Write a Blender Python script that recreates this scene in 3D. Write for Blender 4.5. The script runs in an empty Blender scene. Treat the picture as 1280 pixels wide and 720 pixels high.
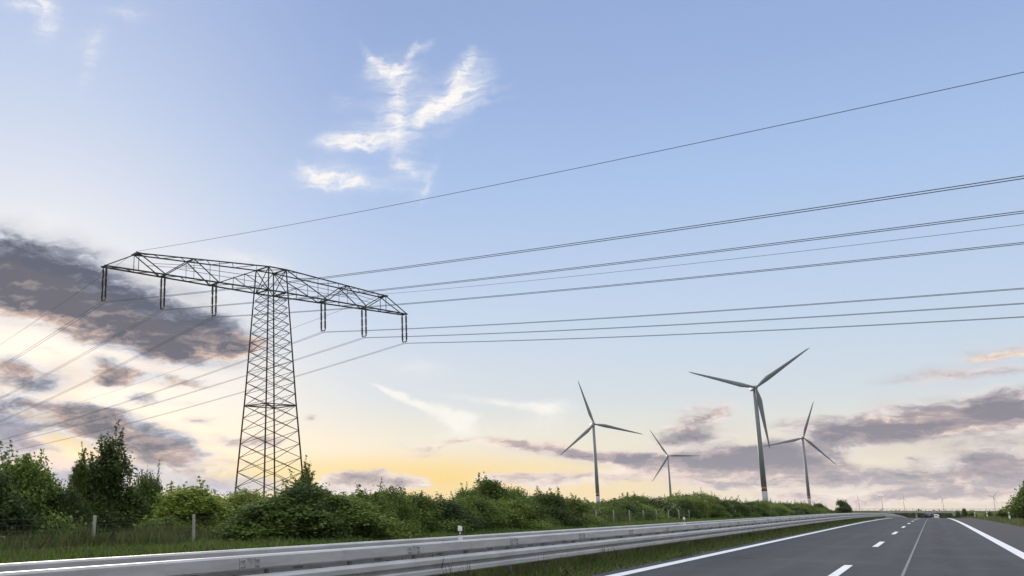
import bpy, math, random
import numpy as np
from mathutils import Matrix, Vector

scene = bpy.context.scene
col = scene.collection
R = math.radians

# ------------------------------------------------------------------ camera
F, CX, CY, HY, RVX, EYE = 1250.0, 380.0, 360.0, 634.0, 1165.0, 1.34
pitch = math.atan((HY - CY) / F)
cp, sp = math.cos(pitch), math.sin(pitch)
yaw = math.atan2(RVX - CX, F * cp + (HY - CY) * sp)
FW = np.array([-math.sin(yaw), math.cos(yaw), 0.0])
RT = np.array([math.cos(yaw), math.sin(yaw), 0.0])
F3 = FW * cp + np.array([0, 0, sp])
U3 = -FW * sp + np.array([0, 0, cp])
EYEP = np.array([0, 0, EYE])

def ray(x, y):
    """world direction seen at a place of the photograph (used to survey where things stand)"""
    return F3 * F + RT * (x - CX) - U3 * (y - CY)
def at_z(x, y, z):
    r = ray(x, y); return EYEP + r * ((z - EYE) / r[2])
def at_X(x, y, X):
    r = ray(x, y); return EYEP + r * (X / r[0])
def at_Y(x, y, Y):
    r = ray(x, y); return EYEP + r * (Y / r[1])

cd = bpy.data.cameras.new('camera')
cam = bpy.data.objects.new('camera', cd); col.objects.link(cam)
cd.sensor_width = 36.0; cd.sensor_fit = 'HORIZONTAL'
cd.lens = F / 1280 * 36.0
cd.shift_x = (640 - CX) / 1280
cd.shift_y = 0.0
cd.clip_start = 0.1; cd.clip_end = 60000
M = Matrix(((RT[0], U3[0], -F3[0], 0), (RT[1], U3[1], -F3[1], 0), (RT[2], U3[2], -F3[2], EYE), (0, 0, 0, 1)))
cam.matrix_world = M
scene.camera = cam

# ------------------------------------------------------------------ colour management
scene.view_settings.view_transform = 'Standard'
scene.view_settings.look = 'None'
scene.view_settings.exposure = 0.0
scene.view_settings.gamma = 1.0
scene.view_settings.use_curve_mapping = False

def lin(r, g, b):
    f = lambda c: (c / 255 / 12.92) if c / 255 <= 0.04045 else ((c / 255 + 0.055) / 1.055) ** 2.4
    return (f(r), f(g), f(b), 1.0)

class NT:
    """small helper to wire node trees"""
    def __init__(s, nt): s.nt = nt
    def n(s, t, **k):
        o = s.nt.nodes.new(t)
        for a, v in k.items(): setattr(o, a, v)
        return o
    def put(s, sock, v):
        if isinstance(v, bpy.types.NodeSocket): s.nt.links.new(v, sock)
        elif v is not None: sock.default_value = v
    def math(s, op, a, b=None, c=None, clamp=False):
        o = s.n('ShaderNodeMath', operation=op, use_clamp=clamp)
        s.put(o.inputs[0], a); s.put(o.inputs[1], b)
        if c is not None: s.put(o.inputs[2], c)
        return o.outputs[0]
    def vmath(s, op, a, b=None, scale=None):
        o = s.n('ShaderNodeVectorMath', operation=op)
        s.put(o.inputs[0], a)
        if b is not None: s.put(o.inputs[1], b)
        if scale is not None: s.put(o.inputs['Scale'], scale)
        return o.outputs['Value'] if op in ('DOT_PRODUCT', 'LENGTH') else o.outputs[0]
    def comb(s, x, y, z=0.0):
        o = s.n('ShaderNodeCombineXYZ')
        s.put(o.inputs[0], x); s.put(o.inputs[1], y); s.put(o.inputs[2], z); return o.outputs[0]
    def noise(s, v, scale, detail=4, rough=0.55, dist=0.0):
        o = s.n('ShaderNodeTexNoise')
        s.put(o.inputs['Vector'], v); s.put(o.inputs['Scale'], scale); s.put(o.inputs['Detail'], detail)
        s.put(o.inputs['Roughness'], rough); s.put(o.inputs['Distortion'], dist); return o
    def step(s, v, a, b, c=0.0, d=1.0):
        o = s.n('ShaderNodeMapRange', interpolation_type='SMOOTHSTEP')
        s.put(o.inputs[0], v); s.put(o.inputs[1], a); s.put(o.inputs[2], b); s.put(o.inputs[3], c); s.put(o.inputs[4], d)
        return o.outputs[0]
    def ramp(s, v, pts):
        o = s.n('ShaderNodeValToRGB'); cr = o.color_ramp
        while len(cr.elements) < len(pts): cr.elements.new(0.5)
        for e, (p, c) in zip(cr.elements, pts): e.position = p; e.color = c
        s.put(o.inputs[0], v); return o.outputs[0]
    def mix(s, f, a, b, mode='MIX'):
        o = s.n('ShaderNodeMix', data_type='RGBA', blend_type=mode)
        s.put(o.inputs[0], f); s.put(o.inputs[6], a); s.put(o.inputs[7], b); return o.outputs[2]

# ------------------------------------------------------------------ sky
SUN_DIR = ray(60, 505); SUN_DIR = SUN_DIR / np.linalg.norm(SUN_DIR)
SUN_EL = math.asin(SUN_DIR[2]); SUN_AZ = math.atan2(SUN_DIR[0], SUN_DIR[1])     # azimuth from +Y towards +X
world = bpy.data.worlds.new('World'); scene.world = world; world.use_nodes = True
world.cycles.sampling_method = 'MANUAL'; world.cycles.sample_map_resolution = 512
w = NT(world.node_tree); w.nt.nodes.clear()
UNIT = 12.5                                                     # one unit of sky = 0.08 rad
def skyco(x, y):
    r = ray(x, y); r = r / np.linalg.norm(r)
    return np.array([math.atan2(r @ RT, r @ FW) * UNIT, math.asin(r[2]) * UNIT])

tc = w.n('ShaderNodeTexCoord').outputs['Generated']
az = w.math('ARCTAN2', w.vmath('DOT_PRODUCT', tc, tuple(RT)), w.vmath('DOT_PRODUCT', tc, tuple(FW)))
el = w.math('ARCSINE', w.vmath('DOT_PRODUCT', tc, (0, 0, 1)))
Ux = w.math('MULTIPLY', az, UNIT); Vx = w.math('MULTIPLY', el, UNIT)
UV = w.comb(Ux, Vx)

nish = w.n('ShaderNodeTexSky', sky_type='NISHITA', sun_disc=False)
nish.sun_elevation = SUN_EL; nish.sun_rotation = SUN_AZ; nish.air_density = 1.2; nish.dust_density = 1.5; nish.altitude = 50

def elp(y): return max(0.0, math.asin((lambda r: r[2] / np.linalg.norm(r))(ray(640, y)))) / R(90)
def eramp(lst, rest):
    # photograph rows to elevation: 0..1 over 0..90 degrees
    pts = [(elp(y), lin(*c)) for y, c in lst] + [(a, lin(*c)) for a, c in rest]
    return sorted(pts, key=lambda p: p[0])
e01 = w.math('DIVIDE', el, R(90), clamp=True)
left = w.ramp(e01, eramp([(634, (222, 212, 206)), (560, (246, 236, 220)), (500, (248, 245, 240)), (430, (244, 244, 243)), (300, (227, 235, 247)),
                          (150, (204, 219, 245)), (10, (186, 204, 240))], [(0.42, (176, 196, 232)), (0.7, (205, 212, 228)), (1.0, (205, 212, 228))]))
right = w.ramp(e01, eramp([(634, (240, 224, 198)), (590, (246, 233, 202)), (552, (236, 234, 220)), (500, (214, 226, 236)), (400, (197, 217, 243)),
                           (250, (174, 201, 242)), (110, (157, 183, 230)), (0, (150, 175, 223))], [(0.42, (150, 174, 220)), (0.7, (205, 212, 228)), (1.0, (205, 212, 228))]))
u0, u1 = skyco(0, 300)[0], skyco(520, 300)[0]
sky = w.mix(w.step(Ux, u0, u1), left, right)
back = w.step(w.math('ABSOLUTE', az), R(45), R(80))             # unseen sky beside and behind, set bright as added fill light
sky = w.mix(w.math('MULTIPLY', back, 0.9), sky, w.ramp(e01, [(0.0, lin(190, 188, 190)), (0.2, lin(222, 222, 226)), (0.6, lin(235, 237, 242)), (1.0, lin(235, 237, 242))]))
sky = w.mix(0.10, sky, w.mix(1.0, nish.outputs[0], (0.1, 0.1, 0.1, 1), 'MULTIPLY'))

def blob(coord, x, y, rx, ry, rot=0.0, wt=1.0):
    c = skyco(x, y); ex = 1.0
    su = abs(skyco(x + 5, y)[0] - skyco(x - 5, y)[0]) / 10; sv = abs(skyco(x, y + 5)[1] - skyco(x, y - 5)[1]) / 10
    m = w.n('ShaderNodeMapping', vector_type='TEXTURE')
    w.put(m.inputs['Vector'], coord)
    m.inputs['Location'].default_value = (c[0], c[1], 0)
    m.inputs['Rotation'].default_value = (0, 0, R(rot))
    m.inputs['Scale'].default_value = (rx * su, ry * sv, 1)
    g = w.n('ShaderNodeTexGradient', gradient_type='SPHERICAL')
    w.put(g.inputs['Vector'], m.outputs[0])
    return w.math('MULTIPLY', g.outputs['Fac'], wt)
def field(coord, blobs):
    acc = None
    for b in blobs:
        v = blob(coord, *b); acc = v if acc is None else w.math('ADD', acc, v)
    return acc

# glows of the low sun behind the cloud and along the horizon
def glow(base, x, y, rx, ry, c, k, rot=0):
    return w.mix(w.step(blob(UV, x, y, rx, ry, rot), 0.0, 1.0, 0.0, k), base, lin(*c))
sky = glow(sky, 500, 626, 480, 64, (255, 220, 116), 0.85)
sky = glow(sky, 500, 618, 360, 66, (255, 212, 92), 0.9)
sky = glow(sky, 290, 600, 200, 40, (255, 232, 160), 0.7)
sky = glow(sky, 700, 628, 260, 52, (255, 226, 160), 0.5)

sky = glow(sky, 85, 538, 75, 48, (255, 230, 160), 0.85, -25)
sky = glow(sky, 1120, 628, 330, 40, (250, 230, 200), 0.6)
sky = glow(sky, 1060, 572, 280, 40, (252, 240, 212), 0.6)

# high thin cirrus
wn = w.noise(UV, 1.3, 3, 0.5).outputs['Color']
UVc = w.vmath('ADD', UV, w.vmath('MULTIPLY', w.vmath('SUBTRACT', wn, (0.5, 0.5, 0.5)), (0.34, 0.28, 0)))
wn2 = w.noise(UV, 5.0, 4, 0.6).outputs['Color']
UVc = w.vmath('ADD', UVc, w.vmath('MULTIPLY', w.vmath('SUBTRACT', wn2, (0.5, 0.5, 0.5)), (0.20, 0.17, 0)))
cir = [(488, 92, 34, 13, -10, 1.15), (466, 74, 26, 5, -42, .8), (503, 78, 28, 6, 45, .75), (524, 62, 26, 6, 18, .6), (496, 108, 44, 30, 0, .28), (540, 82, 40, 20, -60, .18),
       (430, 181, 46, 11, -2, 1.3), (470, 177, 36, 10, 14, 1.0), (494, 152, 13, 40, -6, .9), (478, 150, 30, 30, 0, .25), (528, 146, 36, 9, 52, .9), (552, 130, 52, 8, 30, .7), (580, 126, 62, 6, 12, .75),
       (572, 118, 60, 7, 22, .7), (566, 104, 50, 9, 50, .55), (578, 92, 40, 8, 62, .5), (590, 82, 40, 12, 66, .35), (600, 132, 46, 4, 6, .5), (560, 115, 60, 30, 40, .28),
       (408, 222, 46, 10, -10, 1.3), (386, 214, 26, 5, -36, .8), (452, 230, 80, 7, -6, .75), (380, 232, 50, 4, 4, .4),
       (502, 205, 18, 16, 40, .75), (520, 214, 28, 7, -30, .5), (537, 226, 7, 34, -24, .6), (520, 242, 30, 6, 30, .35), (430, 130, 24, 12, 0, .4), (470, 140, 70, 34, 20, .22),
       (57, 12, 18, 36, -8, .8), (28, 4, 34, 12, 0, .8), (62, 22, 40, 40, 0, .3), (116, 54, 32, 20, 30, .6), (110, 92, 9, 40, -14, .45), (156, 14, 46, 11, 0, .6)]
gauze = [(506, 498, 44, 6, -25, .95), (482, 488, 26, 4, -22, .7), (555, 515, 38, 11, -12, .9), (574, 530, 26, 14, -22, .9), (586, 520, 18, 6, 0, .6), (562, 545, 22, 10, 20, .4),
         (620, 503, 84, 6, -9, .6), (684, 508, 42, 9, 4, .5), (690, 520, 46, 22, 0, .35), (520, 458, 60, 16, -6, .4), (610, 540, 120, 20, 0, .3),
         (175, 346, 62, 14, -24, .9), (300, 322, 80, 12, -8, .5), (330, 345, 60, 14, -6, .4), (230, 375, 50, 16, -20, .55), (30, 280, 120, 30, 0, .35)]
def rotmap(coord, deg, sc):
    m = w.n('ShaderNodeMapping', vector_type='POINT'); w.put(m.inputs['Vector'], coord)
    m.inputs['Rotation'].default_value = (0, 0, R(deg)); m.inputs['Scale'].default_value = (*sc, 1); return m.outputs[0]
soft = w.vmath('ADD', UV, w.vmath('MULTIPLY', w.vmath('SUBTRACT', wn2, (0.5, 0.5, 0.5)), (0.16, 0.12, 0)))
fib = w.noise(rotmap(UVc, -38, (0.7, 4.6)), 3.0, 7, 0.60, 0.5).outputs['Fac']
cn = w.noise(w.vmath('MULTIPLY', UVc, (1.0, 1.4, 1)), 3.2, 6, 0.66, 0.8).outputs['Fac']
tx = w.math('ADD', w.math('MULTIPLY', fib, 3.4), w.math('MULTIPLY_ADD', cn, 2.6, -1.65))
cf = w.math('MULTIPLY', field(UVc, [(x, y, a * 1.3, b * 1.6, r, k) for x, y, a, b, r, k in cir]), tx)
cg = w.math('MULTIPLY', field(soft, [(x, y, a * 1.15, b * 1.3, r, k) for x, y, a, b, r, k in gauze]), w.math('MULTIPLY_ADD', cn, 2.0, 0.0))
veil = w.math('MULTIPLY', field(UVc, [(490, 100, 60, 50, 0, .7), (450, 175, 80, 34, 10, .8), (500, 160, 40, 60, 0, .6), (560, 125, 90, 42, 35, .9), (420, 224, 90, 24, -6, .9), (515, 215, 50, 34, -20, .7), (590, 105, 60, 40, 60, .5)]), w.math('MULTIPLY_ADD', fib, 2.2, -0.4))
sky = w.mix(w.math('MULTIPLY', w.step(veil, 0.0, 1.0), 0.5), sky, lin(246, 247, 250))
sky = w.mix(w.math('MULTIPLY', w.math('POWER', w.step(cf, 0.0, 2.7), 1.0), 0.97), sky, lin(255, 251, 247))
sky = w.mix(w.math('MULTIPLY', w.step(cg, 0.0, 1.0), 0.8), sky, lin(255, 251, 242))

# grey evening stratocumulus, bands and patches
dn = w.noise(w.vmath('MULTIPLY', UV, (0.8, 1.7, 1)), 1.6, 3, 0.5).outputs['Color']
dn2 = w.noise(w.vmath('MULTIPLY', UV, (1, 1.9, 1)), 5.5, 5, 0.6).outputs['Color']
UVd = w.vmath('ADD', UV, w.vmath('MULTIPLY', w.vmath('SUBTRACT', dn, (0.5, 0.5, 0.5)), (0.55, 0.22, 0)))
UVd = w.vmath('ADD', UVd, w.vmath('MULTIPLY', w.vmath('SUBTRACT', dn2, (0.5, 0.5, 0.5)), (0.15, 0.09, 0)))
dark = [(40, 335, 200, 62, -12, 1.25), (150, 392, 190, 52, -16, 1.3), (230, 415, 110, 40, -6, 1.2), (10, 370, 130, 50, 0, 1.0), (90, 380, 160, 50, -20, 1.0),
        (100, 430, 90, 22, -20, .6), (210, 446, 60, 18, -8, .9), (290, 436, 46, 14, -10, .7), (0, 480, 26, 18, 0, .5),
        (28, 462, 62, 22, -10, 1.15), (48, 480, 40, 14, 0, .8), (140, 466, 50, 20, -6, 1.1), (130, 480, 40, 14, 0, .7), (168, 499, 34, 13, 8, .95), (195, 470, 50, 10, -8, .6), (232, 477, 46, 12, 6, .85),
        (55, 503, 76, 15, -8, 1.1), (8, 530, 64, 50, -8, 1.5), (20, 545, 50, 24, 0, 1.0), (150, 540, 130, 36, -12, 1.5), (205, 558, 60, 26, -12, 1.3), (110, 527, 70, 22, 6, 1.0), (182, 530, 24, 7, 0, .5), (250, 524, 46, 12, -4, .8),
        (28, 470, 80, 26, -10, .7), (150, 470, 90, 20, -6, .5), (60, 440, 60, 10, -16, .5), (200, 500, 60, 10, -4, .6), (120, 515, 110, 12, -6, .5), (260, 480, 50, 8, -6, .5), (12, 506, 50, 12, 10, .6), (250, 500, 40, 7, 0, .5), (220, 575, 110, 14, -6, .6),
        (262, 568, 40, 8, -6, .6), (52, 561, 54, 13, -2, .9), (80, 592, 130, 24, -2, 1.0), (60, 610, 160, 20, 0, .8), (225, 590, 130, 16, -4, .9), (250, 610, 140, 16, 0, .7), (300, 551, 60, 14, -4, 1.0), (340, 556, 30, 8, -6, .6), (390, 521, 20, 8, 0, .7),
        (470, 601, 90, 18, -2, 1.1), (440, 598, 50, 14, 10, .7), (505, 606, 40, 12, 10, .8), (420, 612, 60, 12, 0, .6), (545, 556, 76, 9, -2, .75), (535, 568, 50, 8, 0, .55), (575, 551, 40, 6, 0, .5),
        (700, 564, 130, 15, -4, 1.2), (770, 568, 80, 12, -4, 1.0), (640, 556, 60, 8, -6, .7), (700, 601, 120, 15, 0, 1.05), (630, 597, 60, 10, 0, .6),
        (890, 515, 62, 17, 0, 1.5), (868, 540, 62, 24, 0, 1.7), (922, 540, 24, 11, 24, .7), (820, 551, 50, 9, 0, .7), (962, 463, 24, 12, 0, .35),
        (910, 578, 190, 30, 2, 1.4), (960, 566, 120, 22, 0, 1.0), (1010, 582, 130, 22, -4, 1.15), (960, 600, 130, 14, 0, .9), (830, 590, 110, 14, 0, .6), (1060, 600, 80, 14, -4, .6),
        (1160, 518, 190, 26, 8, 1.2), (1230, 510, 130, 34, 4, 1.25), (1060, 522, 120, 16, 6, .9), (1100, 544, 110, 22, 4, 1.15), (1190, 535, 110, 18, 6, .9), (1020, 540, 60, 12, -8, .6),
        (1240, 572, 160, 50, 14, 1.0), (1200, 596, 140, 28, 8, .9), (1275, 600, 90, 36, 0, .6), (1150, 573, 34, 10, 8, .8), (1130, 596, 90, 18, 0, .5), (1110, 626, 190, 16, 2, 1.0), (1000, 622, 160, 13, 0, .7), (1180, 612, 110, 12, 6, .6),
        (1250, 441, 84, 18, 4, 1.1), (1190, 470, 130, 12, 3, 1.15), (250, 410, 120, 44, -8, .8), (110, 350, 190, 56, -14, .8), (30, 330, 120, 50, 0, .7), (290, 425, 60, 22, -4, .7), (180, 425, 130, 30, -12, .6),
        (870, 575, 150, 20, 0, .8), (1000, 560, 150, 16, 2, .6), (1140, 530, 180, 20, 6, .6), (1120, 590, 160, 16, 4, .5), (1240, 540, 110, 22, 8, .6), (1040, 540, 100, 14, 4, .6), (780, 574, 120, 12, -2, .6), (960, 608, 180, 10, 0, .7), (1000, 528, 90, 10, 6, .6), (1230, 620, 110, 10, 0, .5), (1270, 466, 60, 10, 0, .6), (1270, 484, 80, 12, 8, .4)]
wide = w.noise(w.vmath('MULTIPLY', UVd, (0.5, 1.7, 1)), 2.2, 5, 0.54).outputs['Fac']
fine = w.noise(w.vmath('MULTIPLY', UVd, (0.9, 2.3, 1)), 7.0, 5, 0.62).outputs['Fac']
soften = w.step(Ux, skyco(330, 500)[0], skyco(620, 500)[0], 1.0, 0.95)
df = w.math('MULTIPLY', field(UVd, dark), soften)
dlow = w.math('MULTIPLY', field(w.vmath('ADD', UVd, (-0.08, -0.26, 0)), dark), soften)
tex = w.math('ADD', w.math('MULTIPLY_ADD', wide, 1.7, 0.05), w.math('MULTIPLY_ADD', fine, 0.8, -0.4))
dens = w.math('MULTIPLY', df, tex)
under = w.step(w.math('SUBTRACT', df, dlow), -0.15, 0.70)               # the undersides catch the low sun
lit = w.noise(w.vmath('ADD', w.vmath('MULTIPLY', UVd, (0.5, 1.7, 1)), (-0.04, -0.14, 0)), 2.2, 7, 0.60).outputs['Fac']
edge = w.math('MULTIPLY', w.math('SUBTRACT', lit, wide), 1.7)
core = w.math('ADD', w.math('ADD', w.step(dens, 0.05, 2.1, -0.05, 1.05), edge), w.math('MULTIPLY_ADD', fine, 0.3, -0.15))
core = w.math('ADD', core, w.math('MULTIPLY_ADD', w.noise(w.vmath('MULTIPLY', UVd, (0.6, 1.9, 1)), 3.6, 5, 0.6).outputs['Fac'], 1.3, -0.62))
warm = w.ramp(core, [(0.0, lin(248, 239, 230)), (0.25, lin(224, 204, 192)), (0.55, lin(178, 157, 152)), (0.85, lin(130, 125, 132)), (1.0, lin(102, 102, 114))])
cool = w.ramp(core, [(0.0, lin(226, 228, 236)), (0.25, lin(190, 193, 205)), (0.55, lin(142, 147, 163)), (0.85, lin(110, 115, 131)), (1.0, lin(92, 97, 113))])
pale = w.ramp(core, [(0.0, lin(252, 236, 218)), (0.3, lin(228, 206, 196)), (0.55, lin(182, 167, 168)), (1.0, lin(134, 130, 142))])
palec = w.ramp(core, [(0.0, lin(236, 226, 222)), (0.3, lin(206, 194, 194)), (0.55, lin(166, 158, 164)), (1.0, lin(128, 126, 139))])
bankm = w.vmath('ADD', UV, w.vmath('MULTIPLY', w.vmath('SUBTRACT', dn, (0.5, 0.5, 0.5)), (0.7, 0.3, 0)))
bank = w.math('MULTIPLY', field(bankm, [(30, 345, 240, 82, -10, 1.2), (190, 402, 170, 62, -14, 1.2), (260, 425, 90, 34, -6, .7), (150, 545, 150, 46, -12, .8), (5, 540, 80, 60, 0, .9), (40, 472, 110, 34, -8, .7), (160, 470, 110, 24, -6, .5)]), w.math('MULTIPLY_ADD', wide, 1.0, 0.5))
sky = w.mix(w.step(bank, 0.0, 0.95, 0.0, 0.72), sky, w.mix(under, lin(146, 150, 167), lin(186, 170, 168)))
bankr = w.math('MULTIPLY', field(bankm, [(1160, 528, 250, 44, 6, 1.0), (920, 578, 250, 36, 0, 1.0), (1240, 582, 170, 70, 8, 1.1), (1050, 605, 200, 26, 0, .7), (880, 535, 90, 34, 0, .7), (700, 566, 130, 18, -3, .6), (1250, 440, 90, 20, 4, .8), (1190, 470, 140, 15, 3, .8)]), w.math('MULTIPLY_ADD', wide, 1.6, 0.2))
sky = w.mix(w.step(bankr, 0.0, 1.0, 0.0, 0.42), sky, w.mix(under, lin(196, 184, 194), lin(228, 204, 196)))
cloudc = w.mix(w.step(Ux, skyco(330, 500)[0], skyco(620, 500)[0]), w.mix(under, cool, warm), w.mix(under, palec, pale))
sky = w.mix(w.step(dens, 0.02, w.math('MULTIPLY_ADD', under, -0.65, 1.25), 0.0, 0.97), sky, cloudc)
# sky above the frame multiplied up as added overhead fill light
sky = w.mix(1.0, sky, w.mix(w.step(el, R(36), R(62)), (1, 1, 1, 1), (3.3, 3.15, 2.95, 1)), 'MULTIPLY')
lav = w.math('MULTIPLY', field(UVd, [(60, 602, 170, 34, 0, 1.0), (5, 560, 80, 44, 0, 1.2), (230, 602, 190, 18, 0, .9), (320, 614, 140, 16, 0, .8), (120, 577, 90, 12, -4, .7), (450, 618, 110, 12, 0, .6), (20, 520, 60, 20, 0, .6), (620, 620, 160, 9, 0, .5), (290, 580, 90, 9, -3, .6)]), w.math('MULTIPLY_ADD', wide, 2.0, -0.2))
sky = w.mix(w.step(lav, 0.05, 0.9, 0.0, 0.72), sky, lin(184, 183, 202))
# below the horizon
sky = w.mix(w.step(el, R(-2.5), R(-0.6)), lin(70, 72, 66), sky)
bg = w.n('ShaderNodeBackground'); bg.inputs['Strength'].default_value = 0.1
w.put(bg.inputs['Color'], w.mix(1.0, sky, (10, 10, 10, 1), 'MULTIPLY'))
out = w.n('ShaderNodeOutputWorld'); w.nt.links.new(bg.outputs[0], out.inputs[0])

# ------------------------------------------------------------------ sun (low, veiled by cloud)
sl = bpy.data.lights.new('sun', 'SUN'); sl.energy = 3.2; sl.angle = R(14); sl.color = (1.0, 0.88, 0.72)
so = bpy.data.objects.new('sun', sl); col.objects.link(so)
sun_el = max(SUN_EL, R(9))
sd = Vector((math.sin(SUN_AZ) * math.cos(sun_el), math.cos(SUN_AZ) * math.cos(sun_el), math.sin(sun_el)))
so.rotation_euler = (-sd).to_track_quat('-Z', 'Y').to_euler()
so.location = (0, -20, 60)

# ------------------------------------------------------------------ materials
MATS = {}
def mat(name, base, rough=0.7, metal=0.0, var=0.0, scale=3.0, stretch=(1, 1, 1), bump=0.0, bscale=None, dirt=None, spec=0.5):
    m = bpy.data.materials.new(name); m.use_nodes = True
    t = NT(m.node_tree); b = t.nt.nodes['Principled BSDF']
    b.inputs['Roughness'].default_value = rough; b.inputs['Metallic'].default_value = metal
    b.inputs['Specular IOR Level'].default_value = spec
    g = t.n('ShaderNodeTexCoord').outputs['Object']
    v = t.vmath('MULTIPLY', g, stretch)
    n = t.noise(v, scale, 5, 0.6).outputs['Fac']
    c0 = (*[x * (1 - var) for x in base], 1); c1 = (*[min(1, x * (1 + var)) for x in base], 1)
    c = t.mix(t.step(n, 0.3, 0.7), c0, c1)
    if dirt:
        n2 = t.noise(g, dirt[1], 6, 0.65).outputs['Fac']
        c = t.mix(t.step(n2, dirt[2], dirt[2] + 0.18, 0, dirt[3]), c, (*dirt[0], 1))
    t.put(b.inputs['Base Color'], c)
    if bump:
        bn = t.n('ShaderNodeBump'); bn.inputs['Strength'].default_value = bump; bn.inputs['Distance'].default_value = 0.02
        t.put(bn.inputs['Height'], t.noise(g, bscale or scale * 6, 4, 0.6).outputs['Fac']); t.put(b.inputs['Normal'], bn.outputs[0])
    MATS[name] = m; return m

def asphalt():
    m = bpy.data.materials.new('asphalt'); m.use_nodes = True
    t = NT(m.node_tree); b = t.nt.nodes['Principled BSDF']
    g = t.n('ShaderNodeTexCoord').outputs['Object']
    s = t.n('ShaderNodeSeparateXYZ'); t.put(s.inputs[0], g)
    big = t.noise(t.vmath('MULTIPLY', g, (1.0, 0.06, 1)), 0.9, 5, 0.6).outputs['Fac']
    mid = t.noise(t.vmath('MULTIPLY', g, (1, 0.25, 1)), 3.5, 4, 0.6).outputs['Fac']
    grit = t.noise(g, 60, 3, 0.7).outputs['Fac']
    c = t.mix(t.step(big, 0.3, 0.7), (0.036, 0.037, 0.043, 1), (0.050, 0.051, 0.057, 1))
    c = t.mix(t.step(mid, 0.4, 0.75, 0, 0.35), c, (0.030, 0.031, 0.036, 1))
    c = t.mix(t.step(grit, 0.45, 0.7, 0, 0.4), c, (0.075, 0.075, 0.08, 1))
    # tyre tracks worn a little darker and smoother along both lanes
    wave = t.math('ABSOLUTE', t.math('SUBTRACT', t.math('PINGPONG', t.math('ADD', s.outputs[0], 9.3), 0.95), 0.475))
    tr = t.step(wave, 0.0, 0.35)
    c = t.mix(t.math('MULTIPLY', tr, 0.28), c, (0.025, 0.026, 0.030, 1))
    oil = t.math('MULTIPLY', t.step(t.math('ABSOLUTE', t.math('SUBTRACT', s.outputs[0], 0.05)), 0.75, 0.1), t.step(t.noise(t.vmath('MULTIPLY', g, (1, .12, 1)), 1.7, 6, .7).outputs['Fac'], .42, .68))
    c = t.mix(t.math('MULTIPLY', oil, 0.5), c, (0.020, 0.020, 0.023, 1))
    vor = t.n('ShaderNodeTexVoronoi', feature='DISTANCE_TO_EDGE'); t.put(vor.inputs['Vector'], t.vmath('ADD', t.vmath('MULTIPLY', g, (.55, .11, 1)), t.vmath('SCALE', t.noise(g, .8, 4, .6).outputs['Color'], scale=.35))); vor.inputs['Scale'].default_value = 1.0
    crack = t.math('MULTIPLY', t.step(vor.outputs['Distance'], 0.012, 0.002), t.step(t.noise(g, .13, 2, .5).outputs['Fac'], .5, .6))
    c = t.mix(t.math('MULTIPLY', crack, .6), c, (0.013, 0.013, 0.015, 1))
    blot = t.noise(g, .23, 5, .7).outputs['Fac']
    c = t.mix(t.step(blot, .50, .70, 0, .6), c, (0.068, 0.067, 0.070, 1))
    sho = t.step(s.outputs[0], 2.15, 2.3)
    c = t.mix(t.math('MULTIPLY', sho, 0.5), c, (0.055, 0.050, 0.052, 1))
    t.put(b.inputs['Base Color'], c)
    b.inputs['Roughness'].default_value = 0.8; b.inputs['Specular IOR Level'].default_value = 0.22
    bn = t.n('ShaderNodeBump'); bn.inputs['Strength'].default_value = 0.35; bn.inputs['Distance'].default_value = 0.01
    t.put(bn.inputs['Height'], grit); t.put(b.inputs['Normal'], bn.outputs[0])
    MATS['asphalt'] = m; return m
asphalt()
mat('road_paint', (0.62, 0.63, 0.645), 0.6, var=0.08, scale=4, dirt=((0.20, 0.20, 0.205), 7, 0.56, 0.6))
mat('sealed_joint', (0.15, 0.142, 0.132), 0.6, var=0.25, scale=2)
mat('galvanised', (0.39, 0.395, 0.41), 0.55, metal=0.15, var=0.14, scale=2.2, stretch=(1, .5, 3), dirt=((0.23, 0.22, 0.21), 2.6, 0.58, 0.5), bump=0.08, bscale=8)
mat('galvanised_dull', (0.20, 0.205, 0.21), 0.6, metal=0.3, var=0.2, scale=4, dirt=((0.14, 0.12, 0.10), 3, 0.55, 0.5))
mat('splice_steel', (0.31, 0.315, 0.325), 0.6, metal=0.15, var=0.25, scale=9)
mat('bolt_steel', (0.15, 0.15, 0.15), 0.6, metal=0.5, var=0.2)
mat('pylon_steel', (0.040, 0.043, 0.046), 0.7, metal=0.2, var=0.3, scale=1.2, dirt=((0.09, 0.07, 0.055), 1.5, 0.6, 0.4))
mat('insulator_porcelain', (0.055, 0.035, 0.03), 0.35, var=0.3, scale=6)
mat('cable_aluminium', (0.09, 0.097, 0.115), 0.7, metal=0.1, var=0.15, scale=0.2)
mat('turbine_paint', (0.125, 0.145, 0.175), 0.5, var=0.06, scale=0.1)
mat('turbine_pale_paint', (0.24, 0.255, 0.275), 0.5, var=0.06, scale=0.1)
mat('turbine_red', (0.17, 0.03, 0.028), 0.5, var=0.1, scale=0.2)
mat('fence_post_wood', (0.33, 0.325, 0.30), 0.85, var=0.2, scale=5, stretch=(1, 1, .2), bump=0.2)
mat('fence_wire', (0.16, 0.165, 0.165), 0.6, metal=0.4)
mat('marker_white', (0.82, 0.83, 0.84), 0.5, var=0.04)
mat('marker_black', (0.02, 0.02, 0.022), 0.5, var=0.1)
mat('reflector', (0.75, 0.75, 0.70), 0.15, var=0.05)
mat('car_dark_paint', (0.018, 0.02, 0.026), 0.3, var=0.1)
mat('car_silver_paint', (0.62, 0.63, 0.65), 0.3, var=0.05)
mat('car_glass', (0.03, 0.035, 0.04), 0.1, var=0.05)
mat('tyre_rubber', (0.02, 0.02, 0.02), 0.85, var=0.2)
mat('rim_alloy', (0.4, 0.4, 0.41), 0.35, metal=0.8)
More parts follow.
